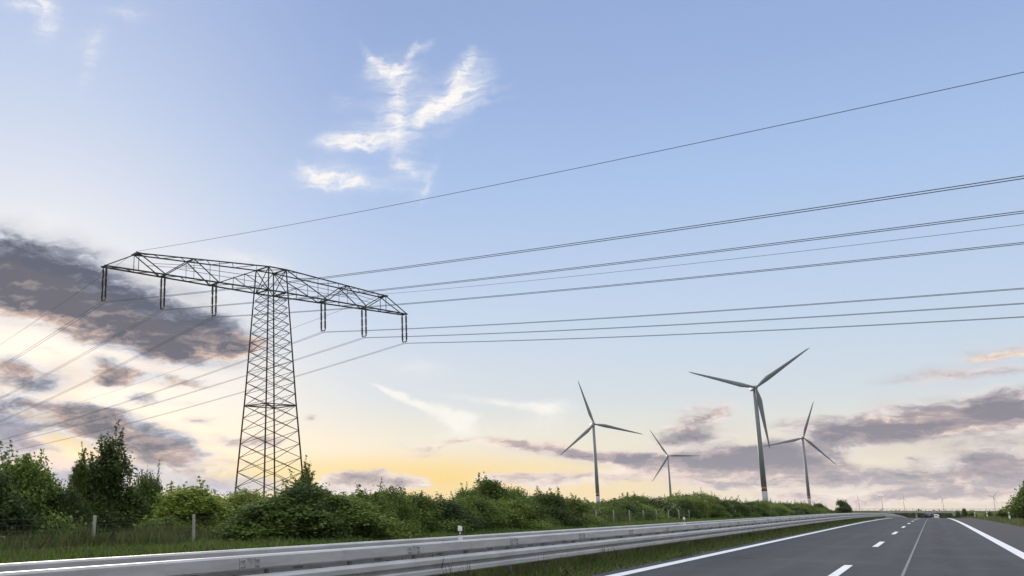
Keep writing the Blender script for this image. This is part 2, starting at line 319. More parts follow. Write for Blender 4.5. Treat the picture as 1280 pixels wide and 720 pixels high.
mat('lamp_red', (0.35, 0.02, 0.02), 0.25, var=0.05)
mat('plate_white', (0.7, 0.7, 0.7), 0.5)
mat('concrete', (0.33, 0.32, 0.31), 0.85, var=0.15, scale=0.6, dirt=((0.18, 0.17, 0.16), .5, 0.55, 0.5), bump=0.1)
mat('bark', (0.075, 0.058, 0.042), 0.9, var=0.35, scale=6, stretch=(1, 1, .25), bump=0.4)
mat('far_wood', (0.05, 0.07, 0.06), 0.9, var=0.35, scale=0.02)

def ground_mat():
    m = bpy.data.materials.new('meadow_soil'); m.use_nodes = True
    t = NT(m.node_tree); b = t.nt.nodes['Principled BSDF']
    g = t.n('ShaderNodeTexCoord').outputs['Object']
    s = t.n('ShaderNodeSeparateXYZ'); t.put(s.inputs[0], g)
    n1 = t.noise(g, 0.35, 6, 0.65).outputs['Fac']; n2 = t.noise(g, 4.0, 5, 0.65).outputs['Fac']; n3 = t.noise(g, 0.012, 3, 0.5).outputs['Fac']
    c = t.mix(t.step(n1, 0.35, 0.65), (0.045, 0.075, 0.022, 1), (0.085, 0.105, 0.038, 1))
    c = t.mix(t.step(n2, 0.45, 0.7, 0, 0.6), c, (0.11, 0.092, 0.055, 1))
    c = t.mix(t.step(n3, 0.4, 0.6, 0, 0.6), c, (0.10, 0.125, 0.04, 1))
    # strip of bare gravelly soil along the asphalt edge
    ed = t.math('MULTIPLY', t.step(s.outputs[0], -6.9, -6.5), t.step(s.outputs[0], -5.6, -5.9))
    ed = t.math('ADD', ed, t.math('MULTIPLY', t.step(s.outputs[0], 4.8, 5.1), t.step(s.outputs[0], 5.9, 5.4)))
    c = t.mix(t.math('MULTIPLY', ed, t.step(n2, 0.3, 0.55, 0.5, 1.0)), c, (0.15, 0.125, 0.095, 1))
    t.put(b.inputs['Base Color'], c); b.inputs['Roughness'].default_value = 0.95; b.inputs['Specular IOR Level'].default_value = 0.1
    bn = t.n('ShaderNodeBump'); bn.inputs['Strength'].default_value = 0.6; bn.inputs['Distance'].default_value = 0.05
    t.put(bn.inputs['Height'], n2); t.put(b.inputs['Normal'], bn.outputs[0])
    MATS['meadow_soil'] = m
ground_mat()

def leaf_mat(name, a, bcol, trans=0.35, hue=0.25, flower=None):
    """leaves vary by the 'tint' attribute stored per leaf and a little per plant"""
    m = bpy.data.materials.new(name); m.use_nodes = True
    t = NT(m.node_tree); b = t.nt.nodes['Principled BSDF']; o = t.nt.nodes['Material Output']
    at = t.n('ShaderNodeAttribute', attribute_name='tint').outputs['Fac']
    rnd = t.n('ShaderNodeObjectInfo').outputs['Random']
    c = t.mix(at, (*a, 1), (*bcol, 1))
    c = t.mix(t.math('MULTIPLY', rnd, hue), c, (*[x * k for x, k in zip(bcol, (1.25, 1.05, 0.8))], 1))
    gain = t.math('MULTIPLY_ADD', t.math('FRACT', t.math('MULTIPLY', rnd, 7.31)), 0.65, 0.80)
    c = t.mix(1.0, c, t.comb(gain, gain, gain), 'MULTIPLY')
    if flower: c = t.mix(t.math('GREATER_THAN', at, 1.5), c, (*flower, 1))
    t.put(b.inputs['Base Color'], c); b.inputs['Roughness'].default_value = 0.6; b.inputs['Specular IOR Level'].default_value = 0.2
    tr = t.n('ShaderNodeBsdfTranslucent'); t.put(tr.inputs[0], c)
    mx = t.n('ShaderNodeMixShader'); mx.inputs[0].default_value = trans
    t.nt.links.new(b.outputs[0], mx.inputs[1]); t.nt.links.new(tr.outputs[0], mx.inputs[2]); t.nt.links.new(mx.outputs[0], o.inputs[0])
    MATS[name] = m; return m
leaf_mat('leaves_dark', (0.028, 0.050, 0.015), (0.095, 0.138, 0.036))
leaf_mat('leaves_mid', (0.048, 0.082, 0.018), (0.145, 0.205, 0.044), flower=(0.62, 0.62, 0.55))
leaf_mat('leaves_light', (0.075, 0.120, 0.022), (0.210, 0.265, 0.052))
leaf_mat('grass_green', (0.055, 0.105, 0.022), (0.150, 0.225, 0.050), 0.3)
leaf_mat('grass_dry', (0.070, 0.075, 0.036), (0.170, 0.150, 0.095), 0.3)

# ------------------------------------------------------------------ mesh helpers
def tagged(o, label=None, cat=None, group=None, kind=None):
    if label: o['label'] = label
    if cat: o['category'] = cat
    if group: o['group'] = group
    if kind: o['kind'] = kind
    return o
def empty(name, loc=(0, 0, 0), rz=0.0):
    o = bpy.data.objects.new(name, None); col.objects.link(o)
    o.empty_display_size = 0.3; o.location = loc; o.rotation_euler = (0, 0, rz); return o

class MB:
    """collects shapes and links them as one mesh object"""
    def __init__(s): s.v = []; s.f = []
    def add(s, vs, fs):
        k = len(s.v); s.v += [tuple(map(float, p)) for p in vs]; s.f += [tuple(i + k for i in f) for f in fs]
    def box(s, c, size, rz=0.0):
        x, y, z = [q / 2 for q in size]; ca, sa = math.cos(rz), math.sin(rz)
        vs = [(c[0] + a * x * ca - b * y * sa, c[1] + a * x * sa + b * y * ca, c[2] + d * z) for a in (-1, 1) for b in (-1, 1) for d in (-1, 1)]
        s.add(vs, [(0, 1, 3, 2), (4, 6, 7, 5), (0, 4, 5, 1), (2, 3, 7, 6), (0, 2, 6, 4), (1, 5, 7, 3)])
    def bar(s, p, q, r, n=4, r2=None):
        p, q = np.array(p, float), np.array(q, float); a = q - p; L = np.linalg.norm(a)
        if L < 1e-6: return
        a /= L; h = np.array([0, 0, 1.0]) if abs(a[2]) < 0.9 else np.array([1.0, 0, 0])
        u = np.cross(a, h); u /= np.linalg.norm(u); v = np.cross(a, u)
        r2 = r if r2 is None else r2; off = math.pi / 4 if n == 4 else 0
        ring = [(u * math.cos(2 * math.pi * i / n + off) + v * math.sin(2 * math.pi * i / n + off)) for i in range(n)]
        s.add([p + e * r for e in ring] + [q + e * r2 for e in ring],
              [(i, (i + 1) % n, n + (i + 1) % n, n + i) for i in range(n)] + [tuple(range(n))[::-1], tuple(range(n, 2 * n))])
    def tube(s, pts, r, n=6):
        pts = [np.array(p, float) for p in pts]; k = len(pts); vs = []; rr = r if hasattr(r, '__len__') else [r] * k
        for i, p in enumerate(pts):
            a = pts[min(i + 1, k - 1)] - pts[max(i - 1, 0)]; a /= np.linalg.norm(a)
            h = np.array([0, 0, 1.0]) if abs(a[2]) < 0.95 else np.array([1.0, 0, 0])
            u = np.cross(a, h); u /= np.linalg.norm(u); v = np.cross(a, u)
            vs += [p + (u * math.cos(2 * math.pi * j / n) + v * math.sin(2 * math.pi * j / n)) * rr[i] for j in range(n)]
        fs = [(i * n + j, i * n + (j + 1) % n, (i + 1) * n + (j + 1) % n, (i + 1) * n + j) for i in range(k - 1) for j in range(n)]
        fs += [tuple(range(n))[::-1], tuple(range((k - 1) * n, k * n))]
        s.add(vs, fs)
    def lathe(s, prof, n=16, c=(0, 0, 0), axis='Z', cap=True):
        vs = []
        for r, z in prof:
            for j in range(n):
                a = 2 * math.pi * j / n; x, y = r * math.cos(a), r * math.sin(a)
                p = (x, y, z) if axis == 'Z' else ((x, z, y) if axis == 'Y' else (z, x, y))
                vs.append((c[0] + p[0], c[1] + p[1], c[2] + p[2]))
        k = len(prof)
        fs = [(i * n + j, i * n + (j + 1) % n, (i + 1) * n + (j + 1) % n, (i + 1) * n + j) for i in range(k - 1) for j in range(n)]
        if cap: fs += [tuple(range(n))[::-1], tuple(range((k - 1) * n, k * n))]
        s.add(vs, fs)
    def extrude(s, prof, path, closed=True):
        """profile (dx,dz) swept along points that run along Y"""
        n = len(prof); vs = [(p[0] + a, p[1], p[2] + b) for p in path for a, b in prof]; k = len(path)
        fs = [(i * n + j, i * n + (j + 1) % n, (i + 1) * n + (j + 1) % n, (i + 1) * n + j) for i in range(k - 1) for j in range(n if closed else n - 1)]
        if closed: fs += [tuple(range(n)), tuple(range((k - 1) * n, k * n))[::-1]]
        s.add(vs, fs)
    def build(s, name, m, parent=None, smooth=False, loc=None):
        me = bpy.data.meshes.new(name); me.from_pydata(s.v, [], s.f); me.update()
        if m: me.materials.append(MATS[m])
        if smooth: me.polygons.foreach_set('use_smooth', [True] * len(me.polygons))
        o = bpy.data.objects.new(name, me); col.objects.link(o)
        if parent: o.parent = parent
        if loc is not None: o.location = loc
        return o

def copy_tree(o, parent=None):
    c = o.copy(); col.objects.link(c)
    if parent: c.parent = parent
    for ch in o.children: copy_tree(ch, c)
    return c

# ------------------------------------------------------------------ the lie of the land
YS = np.concatenate([np.arange(-60, 440, 2.0), np.arange(440, 700, 10.0), np.arange(700, 1600, 50.0)])
def profile(y):
    if y < 80: return 0.0
    if y < 420: return -3.0e-5 * (y - 80) ** 2
    if y < 640:
        t = (y - 420) / 220; return -3.468 - 0.0204 * 220 * (t - 0.5 * t * t) - 1.0 * t * t * (3 - 2 * t)
    if y < 1500: return -6.711996
    return -6.711996 - (y - 1500) * 38.3 / 8000
ZS = np.array([profile(y) for y in YS])
def zr(y): return float(np.interp(y, YS, ZS))

def sheet(name, x0, x1, ya, yb, lift, m, kind='structure'):
    ys = sorted({ya, yb} | {float(y) for y in YS if ya < y < yb})
    b = MB(); vs = []
    for y in ys: vs += [(x0, y, zr(y) + lift), (x1, y, zr(y) + lift)]
    b.add(vs, [(2 * i, 2 * i + 1, 2 * i + 3, 2 * i + 2) for i in range(len(ys) - 1)])
    o = b.build(name, m); tagged(o, kind=kind); return o

def terrain():
    xs = np.concatenate([[-16000, -9000, -5000, -2500, -1200, -600, -300, -160, -90, -50], np.arange(-30, 30.1, 2.0), [45, 80, 150, 300, 600, 1200, 2500, 5000, 9000, 16000]])
    ys = np.concatenate([[-3000, -800, -200], YS, [1800, 2200, 3000, 4000, 6000, 8000, 9600]])
    rng = np.random.default_rng(3); vs = []
    for y in ys:
        for x in xs:
            z = profile(y) - 0.045
            if abs(x) > 30: z += (math.sin(x * .013 + y * .004) + math.sin(y * .011 + 1)) * 0.25 * min(1, (abs(x) - 30) / 200)
            if y > 900: z += 0.6 * math.sin(x * .0021) * min(1, (y - 900) / 800)
            elif -9 > x > -18.5 or 5.5 > x > -6: z -= 0.0
            else: z += 0.02 * math.sin(x * 1.7 + y * .9)
            vs.append((x, y, z))
    nx = len(xs); b = MB()
    b.add(vs, [(j * nx + i, j * nx + i + 1, (j + 1) * nx + i + 1, (j + 1) * nx + i) for j in range(len(ys) - 1) for i in range(nx - 1)])
    o = b.build('ground', 'meadow_soil', smooth=True); tagged(o, kind='structure')
terrain()
sheet('road', -6.05, 5.15, -60.0, 1500.0, 0.0, 'asphalt')
sheet('opposite_road', -18.3, -8.95, -60.0, 1500.0, 0.0, 'asphalt')
sheet('edge_marking', -5.70, -5.42, -60.0, 900.0, 0.005, 'road_paint')
sheet('edge_marking', 1.90, 2.20, -60.0, 900.0, 0.005, 'road_paint')
sheet('edge_marking', -9.6, -9.35, -60.0, 900.0, 0.005, 'road_paint')
sheet('edge_marking', -16.2, -15.9, -60.0, 900.0, 0.005, 'road_paint')
sheet('joint_line', -0.685, -0.63, -60.0, 900.0, 0.004, 'sealed_joint')
dm = MB()
k = 0; y = 40.7 - 19.3 * 4
while y < 420:
    ys = sorted({y, y + 6.2} | {float(q) for q in YS if y < q < y + 6.2})
    vs = []
    for q in ys: vs += [(-1.92, q, zr(q) + 0.005), (-1.74, q, zr(q) + 0.005)]
    dm.add(vs, [(2 * i, 2 * i + 1, 2 * i + 3, 2 * i + 2) for i in range(len(ys) - 1)])
    vs = [(v[0] - 10.9, v[1] + 4, v[2]) for v in vs]
    dm.add([(v[0], v[1], zr(v[1]) + 0.006) for v in vs], [(2 * i, 2 * i + 1, 2 * i + 3, 2 * i + 2) for i in range(len(ys) - 1)])
    y += 19.3
tagged(dm.build('lane_marking', 'road_paint'), kind='structure')

# ------------------------------------------------------------------ steel guardrail in the median
GX, GX2 = -7.02, -8.22
gr = empty('guardrail', (GX, 0, 0))
tagged(gr, 'double sided galvanised steel guardrail with box top beams between road and hedge', 'guardrail')
gys = [q for q in np.concatenate([np.arange(-12, 100, 4.54), np.arange(100, 520, 9.08)])]
def path(x): return [(x, float(q), zr(q)) for q in gys]
def box_prof(s, z0=0.605, z1=0.775, d=0.13):
    c = 0.022
    p = [(0.0, z0 + c), (0.0, z1 - c), (-c, z1), (-d + c, z1), (-d, z1 - c), (-d, z0 + c), (-d + c, z0), (-c, z0)]
    return [(s * a, b) for a, b in p]
def w_prof(s, z0=0.235, z1=0.555):
    h = z1 - z0
    f = [(0.0, 0.0), (-0.012, 0.0)]
    o = [(0.0, 0.02), (0.06, 0.08), (0.083, 0.15), (0.083, 0.35), (0.066, 0.41), (0.012, 0.47), (0.012, 0.53), (0.066, 0.59), (0.083, 0.65), (0.083, 0.85), (0.06, 0.92), (0.0, 0.98)]
    outer = [(a + 0.02, z0 + h * t) for a, t in o]; inner = [(a + 0.008, z0 + h * t) for a, t in o[::-1]]
    return [(s * a, b) for a, b in outer + inner]
def gpart(name, m, fn, mat_=None, smooth=False):
    b = MB(); fn(b); o = b.build(name, m, gr, smooth)
    o.location = (-GX, 0, 0); return o
for s, gx in ((1, GX), (-1, GX2)):
    gpart('top_beam', 'galvanised', lambda b: b.extrude(box_prof(s), path(gx)))
    gpart('lower_beam', 'galvanised', lambda b: b.extrude(w_prof(s), path(gx - 0.02 * s)))
post0 = MB()
xm = (GX + GX2) / 2
post0.box((0, 0.035, 0.34), (0.10, 0.006, 0.78)); post0.box((-0.047, 0, 0.34), (0.006, 0.064, 0.78)); post0.box((0.047, 0, 0.34), (0.006, 0.064, 0.78))
sp0 = MB()
for s in (1, -1):
    sp0.box((s * 0.27, 0.045, 0.65), (0.44, 0.008, 0.06)); sp0.box((s * 0.27, -0.02, 0.40), (0.54, 0.05, 0.09))
    sp0.box((s * 0.47, 0.0, 0.582), (0.03, 0.22, 0.044))
spl0 = MB()
spl0.box((0.0045, 0, 0.69), (0.009, 0.42, 0.125)); 
for dy in (-0.17, -0.12, 0.12, 0.17):
    for dz in (-0.035, 0.035): spl0.lathe([(0.014, 0.009), (0.014, 0.02), (0.008, 0.024)], 8, (0, dy, 0.69 + dz), 'X')
pp = qq = ss = None
i = 0; yy = 11.5 - 2.27 * 6
while i < 98:
    z = zr(yy)
    if pp is None:
        pp = post0.build('post', 'galvanised_dull', gr); qq = sp0.build('spacer', 'galvanised_dull', gr)
        po, qo = pp, qq
    else:
        po = pp.copy(); col.objects.link(po); qo = qq.copy(); col.objects.link(qo)
    po.location = (xm - GX, yy, z); qo.location = (xm - GX, yy, z)
    yy += 2.27; i += 1
yy = 10.2 - 4.54 * 3
for i in range(34):
    if ss is None:
        ss = spl0.build('splice_plate', 'splice_steel', gr); so_ = ss
    else: so_ = copy_tree(ss)
    so_.location = (0, yy, zr(yy)); yy += 4.54

# small guardrail reflector posts
def marker(y, label):
    b = empty('reflector_post', (-7.62, y, zr(y) + 0.73)); tagged(b, label, 'marker post', 'reflector posts on the guardrail'); b.scale = (.74, .74, .78)
    m = MB(); m.extrude([(-.045, 0), (.045, 0), (.045, .12), (-.045, .12)], [(0, -.03, 0), (0, .03, 0)]); m.build('stem', 'marker_white', b)
    m = MB(); m.box((0, 0, .172), (.094, .064, .103)); m.build('black_band', 'marker_black', b)
    m = MB(); m.box((0, 0, .262), (.09, .06, .076)); m.add([(-.045, -.03, .3), (.045, -.03, .3), (.045, .03, .3), (-.045, .03, .3), (-.045, -.03, .345), (.045, -.03, .325), (.045, .03, .325), (-.045, .03, .345)],
          [(0, 1, 5, 4), (1, 2, 6, 5), (2, 3, 7, 6), (3, 0, 4, 7), (4, 5, 6, 7)]); m.build('cap', 'marker_white', b)
    m = MB(); m.box((0.01, -.0345, .172), (.03, .006, .06)); m.build('reflector', 'reflector', b)
    mt = MB(); mt.box((0, 0.0, -.02), (1.0, .05, .03)); mt.build('bracket', 'galvanised_dull', b)
marker(float(at_X(575, 660, -7.62)[1]), 'white reflector post with black band on the guardrail, the larger and nearer one')
marker(float(at_X(855, 648, -7.62)[1]), 'tiny white reflector post on the far stretch of the guardrail')

# roadside delineator post on the right verge
dp = at_X(1263, 652.5, 6.6)
db = empty('delineator_post', (6.6, dp[1], zr(dp[1]) - 0.05)); tagged(db, 'white delineator post with black band on the right grass verge before the bushes', 'marker post')
m = MB(); m.lathe([(.075, 0), (.07, .62)], 10); m.build('stem', 'marker_white', db)
m = MB(); m.lathe([(.073, .62), (.071, .86)], 10); m.build('black_band', 'marker_black', db)
m = MB(); m.lathe([(.07, .86), (.065, 1.02), (.04, 1.07)], 10); m.build('cap', 'marker_white', db)
m = MB(); m.box((0, -.075, .74), (.05, .012, .16)); m.build('reflector', 'reflector', db)
db['group'] = 'delineator posts along the right verge'
for q, lab in ((dp[1] + 50, 'second nearest white delineator post on the right verge, far ahead'), (dp[1] + 100, 'tiny farthest white delineator post on the right verge')):
    o = copy_tree(db); o.location = (6.6, q, zr(q) - .05); o['label'] = lab

# ------------------------------------------------------------------ wire fence
fe = empty('wire_fence', (-22.5, 0, 0)); tagged(fe, 'wire mesh fence on pale posts in front of the hedge', 'fence')
fp = MB(); fp.lathe([(.055, -.3), (.055, 1.06), (.045, 1.085)], 8)
fpo = None; fy = [24.05 - 5.13 * 5 + 5.13 * i for i in range(70)]
rnd = random.Random(4)
for q in fy:
    if fpo is None: fpo = o = fp.build('post', 'fence_post_wood', fe)
    else: o = fpo.copy(); col.objects.link(o)
    o.location = (0, q, zr(q)); o.rotation_euler = (rnd.uniform(-.03, .03), rnd.uniform(-.03, .03), rnd.uniform(0, 3))
wm = MB()
for z in (0.12, 0.25, 0.38, 0.52, 0.66, 0.82, 1.0):
    wm.tube([(-.06, q, zr(q) + z - (0.012 if i % 2 else 0)) for i, q in enumerate(fy)], 0.0018, 4)
q = fy[0]
while q < 60:
    wm.bar((-.06, q, zr(q) + .12), (-.06, q, zr(q) + 1.0), 0.0015, 3); q += 0.3
wm.build('wire_mesh', 'fence_wire', fe)

# ------------------------------------------------------------------ power pylon
PC = np.array([-61.9, 93.66, 0.0]); AD = np.array([0.3468, 0.93794, 0.0]); LN = np.array([0.93794, -0.3468, 0.0])
py = empty('power_pylon', tuple(PC), math.atan2(AD[1], AD[0]))        # local x runs along the arm, local y across it
tagged(py, 'dark steel lattice power pylon with one wide crossarm behind the hedge', 'pylon')
def hw(z): return 2.90 + (1.24 - 2.90) * z / 25.34
ZB, ZT = 25.34, 28.05
def corner(sx, sy, z):
    h = hw(min(z, ZB)); return np.array([sx * h, sy * h, z])
for sx in (-1, 1):
    for sy in (-1, 1):
        m = MB()
        m.bar(corner(sx, sy, -0.3), corner(sx, sy, 13), .095, 4, .088); m.bar(corner(sx, sy, 13), corner(sx, sy, ZT), .088, 4, .078)
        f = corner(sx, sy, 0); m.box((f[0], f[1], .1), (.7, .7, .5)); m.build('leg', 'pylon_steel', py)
levels = [0.0]
while levels[-1] < ZB - 0.8: levels.append(levels[-1] + 0.56 * hw(levels[-1]) + 0.10)
levels = [z * ZB / levels[-1] for z in levels]
faces = [((-1, -1), (1, -1)), ((1, -1), (1, 1)), ((1, 1), (-1, 1)), ((-1, 1), (-1, -1))]
for a, b in faces:
    m = MB()
    for z0, z1 in zip(levels, levels[1:]):
        m.bar(corner(*a, z0), corner(*b, z1), .036); m.bar(corner(*b, z0), corner(*a, z1), .036)
    m.bar(corner(*a, ZB), corner(*b, ZT), .05); m.bar(corner(*b, ZB), corner(*a, ZT), .05)
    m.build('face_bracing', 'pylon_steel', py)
m = MB(); zd = levels[int(len(levels) * .42)]
zd = min(levels, key=lambda z: abs(z - 12.9))
for a, b in faces: m.bar(corner(*a, zd), corner(*b, zd), .075)
m.bar(corner(-1, -1, zd), corner(1, 1, zd), .06); m.bar(corner(1, -1, zd), corner(-1, 1, zd), .06)
m.build('diaphragm', 'pylon_steel', py)

TIP = 21.03; NODES = [1.24, 7.72, 14.2, TIP]; PEAK = 17.45
def wy(x):                                                             # half width of the arm across
    x = abs(x); return 1.24 + (0.36 - 1.24) * min(1, max(0, (x - 1.24) / (TIP - 1.24)))
def ztop(x):
    x = abs(x); return ZT + (27.2 - ZT) * min(1, max(0, (x - 1.24) / (PEAK - 1.24)))
for s in (-1, 1):
    arm = empty('crossarm', (0, 0, 0)); arm.parent = py
    lc, uc, br = MB(), MB(), MB()
    for t in (-1, 1):
        lc.bar((s * 1.24, t * wy(1.24), ZB), (s * (TIP + .25), t * wy(TIP), ZB), .10)
        uc.bar((s * 1.24, t * wy(1.24), ZT), (s * PEAK, t * wy(PEAK), 27.2), .085)
        uc.bar((s * PEAK, t * wy(PEAK), 27.2), (s * (TIP + .1), t * wy(TIP), ZB + .05), .065)
        tops = [4.6, 10.9, PEAK]
        seq = [(1.24, ZT), (7.72, ZB), (10.9, None), (14.2, ZB), (PEAK, None)]
        pts = [(x, ztop(x) if z is None else z) for x, z in seq]
        for (x0, z0), (x1, z1) in zip(pts, pts[1:]):
            br.bar((s * x0, t * wy(x0), z0), (s * x1, t * wy(x1), z1), .065)
        br.bar((s * PEAK, t * wy(PEAK), 27.2), (s * PEAK, t * wy(PEAK), ZB), .04)          # hanger
        br.bar((s * 7.72, t * wy(7.72), ZB), (s * 7.72, t * wy(7.72), ztop(7.72)), .032)
        br.bar((s * 1.24, t * wy(1.24), ZB), (s * 4.5, t * wy(4.5), (ZB + ZT) / 2 + .1), .045)
        br.bar((s * 4.5, t * wy(4.5), (ZB + ZT) / 2 + .1), (s * 4.5, t * wy(4.5), ZB), .032)
        br.bar((s * 1.24, t * wy(1.24), 26.7), (s * 12.4, t * wy(12.4), 26.55), .032)       # thin redundant rails
        br.bar((s * 10.0, t * wy(10), 26.9), (s * 16, t * wy(16), 26.3), .028)
        br.bar((s * 10.9, t * wy(10.9), ztop(10.9)), (s * 10.9, t * wy(10.9), ZB), .028)
    x = 1.24; k = 0
    while x < TIP - .6:                                                 # bracing in the bottom and top planes
        x2 = min(TIP, x + 1.62)
        br.bar((s * x, (-1) ** k * wy(x), ZB), (s * x2, -(-1) ** k * wy(x2), ZB), .045)
        if x2 < PEAK + .2: br.bar((s * x, (-1) ** k * wy(x), ztop(x)), (s * x2, -(-1) ** k * wy(x2), ztop(x2)), .04)
        x = x2; k += 1
    for x in NODES[1:] + [PEAK, 10.9]:
        z = ZB if x in NODES else ztop(x)
        br.bar((s * x, -wy(x) - .1, z), (s * x, wy(x) + .1, z), .11 if x in NODES or x == PEAK else .07)
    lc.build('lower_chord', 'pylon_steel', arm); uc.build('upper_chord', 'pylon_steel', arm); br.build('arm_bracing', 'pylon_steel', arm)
    m = MB(); m.bar((s * PEAK, 0, 27.2), (s * PEAK, 0, 27.5), .07); m.box((s * PEAK, 0, 27.2), (.5, wy(PEAK) * 2 + .3, .14)); m.build('earth_wire_bracket', 'pylon_steel', arm)
m = MB()
for a, b in faces: m.bar(corner(*a, ZB), corner(*b, ZB), .10)
m.build('lower_ring', 'pylon_steel', py)
m = MB()
for a, b in faces: m.bar(corner(*a, ZT), corner(*b, ZT), .09)
m.bar(corner(-1, -1, ZT), corner(1, 1, ZT), .05); m.bar(corner(1, -1, ZT), corner(-1, 1, ZT), .05)
m.build('upper_ring', 'pylon_steel', py)
# double insulator strings with a yoke at each hanging point
ins = MB(); prof = [(.05, 0)]
for kk in range(3):
    z0 = -.28 - kk * 1.06
    prof += [(.075, z0 + .06), (.085, z0 + .05), (.085, z0)]
    for q in range(9): prof += [(.09, z0 - .03 - q * .095), (.155, z0 - .06 - q * .095), (.09, z0 - .085 - q * .095)]
    prof += [(.085, z0 - .93), (.075, z0 - .95)]
prof += [(.05, -3.52)]
ins.lathe(prof, 8)
yk = MB(); yk.box((0, 0, -3.52), (.05, .86, .09)); yk.bar((0, -.2, -3.52), (0, -.2, -3.72), .035); yk.bar((0, .2, -3.52), (0, .2, -3.72), .035)
for sy in (): yk.tube([(0, sy * .36 + .16 * math.cos(a), -3.30 + .16 * math.sin(a)) for a in np.linspace(-2.6, .0 if sy > 0 else -.6, 6)], .022, 4)
i0 = y0 = None
for s in (-1, 1):
    for x in NODES[1:]:
        for t in (-1, 1):
            if i0 is None: i0 = o = ins.build('insulator_string', 'insulator_porcelain', py)
            else: o = i0.copy(); col.objects.link(o)
            o.location = (s * x, t * .36, ZB)
        if y0 is None: y0 = o = yk.build('yoke', 'pylon_steel', py)
        else: o = y0.copy(); col.objects.link(o)
        o.location = (s * x, 0, ZB)

# cables: each hangs on its pylon point and sags away both ways
da = R(3.0); LB = -LN * math.cos(da) + AD * math.sin(da)
def run(P, d, a, b, S, side):
    return [P + d * t + AD * side + np.array([0, 0, -a * t + b * t * t]) for t in np.linspace(0, S, 44)]
CR = 0.020
def cable(label, s, z, aR, aL, twin, group):
    P = PC + AD * s; P[2] = z
    e = empty('power_line' if twin else 'earth_wire', tuple(P)); tagged(e, label, 'power line' if twin else 'earth wire', group)
    for side in ((-.2, .2) if twin else (0.0,)):
        pr = run(P, LN, aR, aR / 430, 300, side); pl = run(P, LB, aL, aL / 430, 300, side)
        m = MB(); m.tube([p - P for p in pl[:0:-1] + pr], CR if twin else CR * .9, 6)
        m.build('wire', 'cable_aluminium', e, True)
g = 'power lines hanging from the crossarm'
ZI = ZB - 3.72
cable('twin power line on the outermost insulators of the near, left arm end', -TIP, ZI, .1187, .112, True, g)
cable('twin power line on the middle insulators of the left arm', -14.2, ZI, .116, .112, True, g)
cable('twin power line on the innermost insulators left of the lattice mast', -7.72, ZI, .118, .115, True, g)
cable('twin power line on the innermost insulators right of the lattice mast', 7.72, ZI, .115, .080, True, g)
cable('twin power line on the middle insulators of the right arm', 14.2, ZI, .115, .070, True, g)
cable('twin power line on the outermost insulators of the far, right arm end', TIP, ZI, .115, .074, True, g)
cable('single earth wire running from the left peak of the crossarm, highest wire in the sky', -PEAK, 27.5, .124, .115, False, 'earth wires on the crossarm peaks')
cable('single earth wire running from the right peak of the crossarm', PEAK, 27.5, .109, .075, False, 'earth wires on the crossarm peaks')

# ------------------------------------------------------------------ wind turbines
def blade_mesh(L, name, m, parent, origin, u, nrm, root=1.1):
    """u: unit direction of the blade, nrm: rotor axis"""
    side = np.cross(nrm, u); b = MB(); rings = []; N = 8
    prof = [(0.0, .95, .95), (.04, .95, .95), (.12, 1.6, .8), (.22, 2.15, .6), (.4, 1.7, .42), (.6, 1.25, .3), (.8, .85, .2), (.95, .5, .12), (1.0, .12, .05)]
    for f, ch, th in prof:
        tw = R(14 * (1 - f)) ; c_, s_ = math.cos(tw), math.sin(tw)
        ax = side * c_ + nrm * s_; bx = nrm * c_ - side * s_
        off = side * (ch - .95) * .45
        for j in range(N):
            a = 2 * math.pi * j / N
            rings.append(origin + u * (f * L) + off + ax * math.cos(a) * ch * .95 + bx * math.sin(a) * th)
    k = len(prof)
    b.add(rings, [(i * N + j, i * N + (j + 1) % N, (i + 1) * N + (j + 1) % N, (i + 1) * N + j) for i in range(k - 1) for j in range(N)] + [tuple(range(N))[::-1], tuple(range((k - 1) * N, k * N))])
    return b.build(name, m, parent, True)

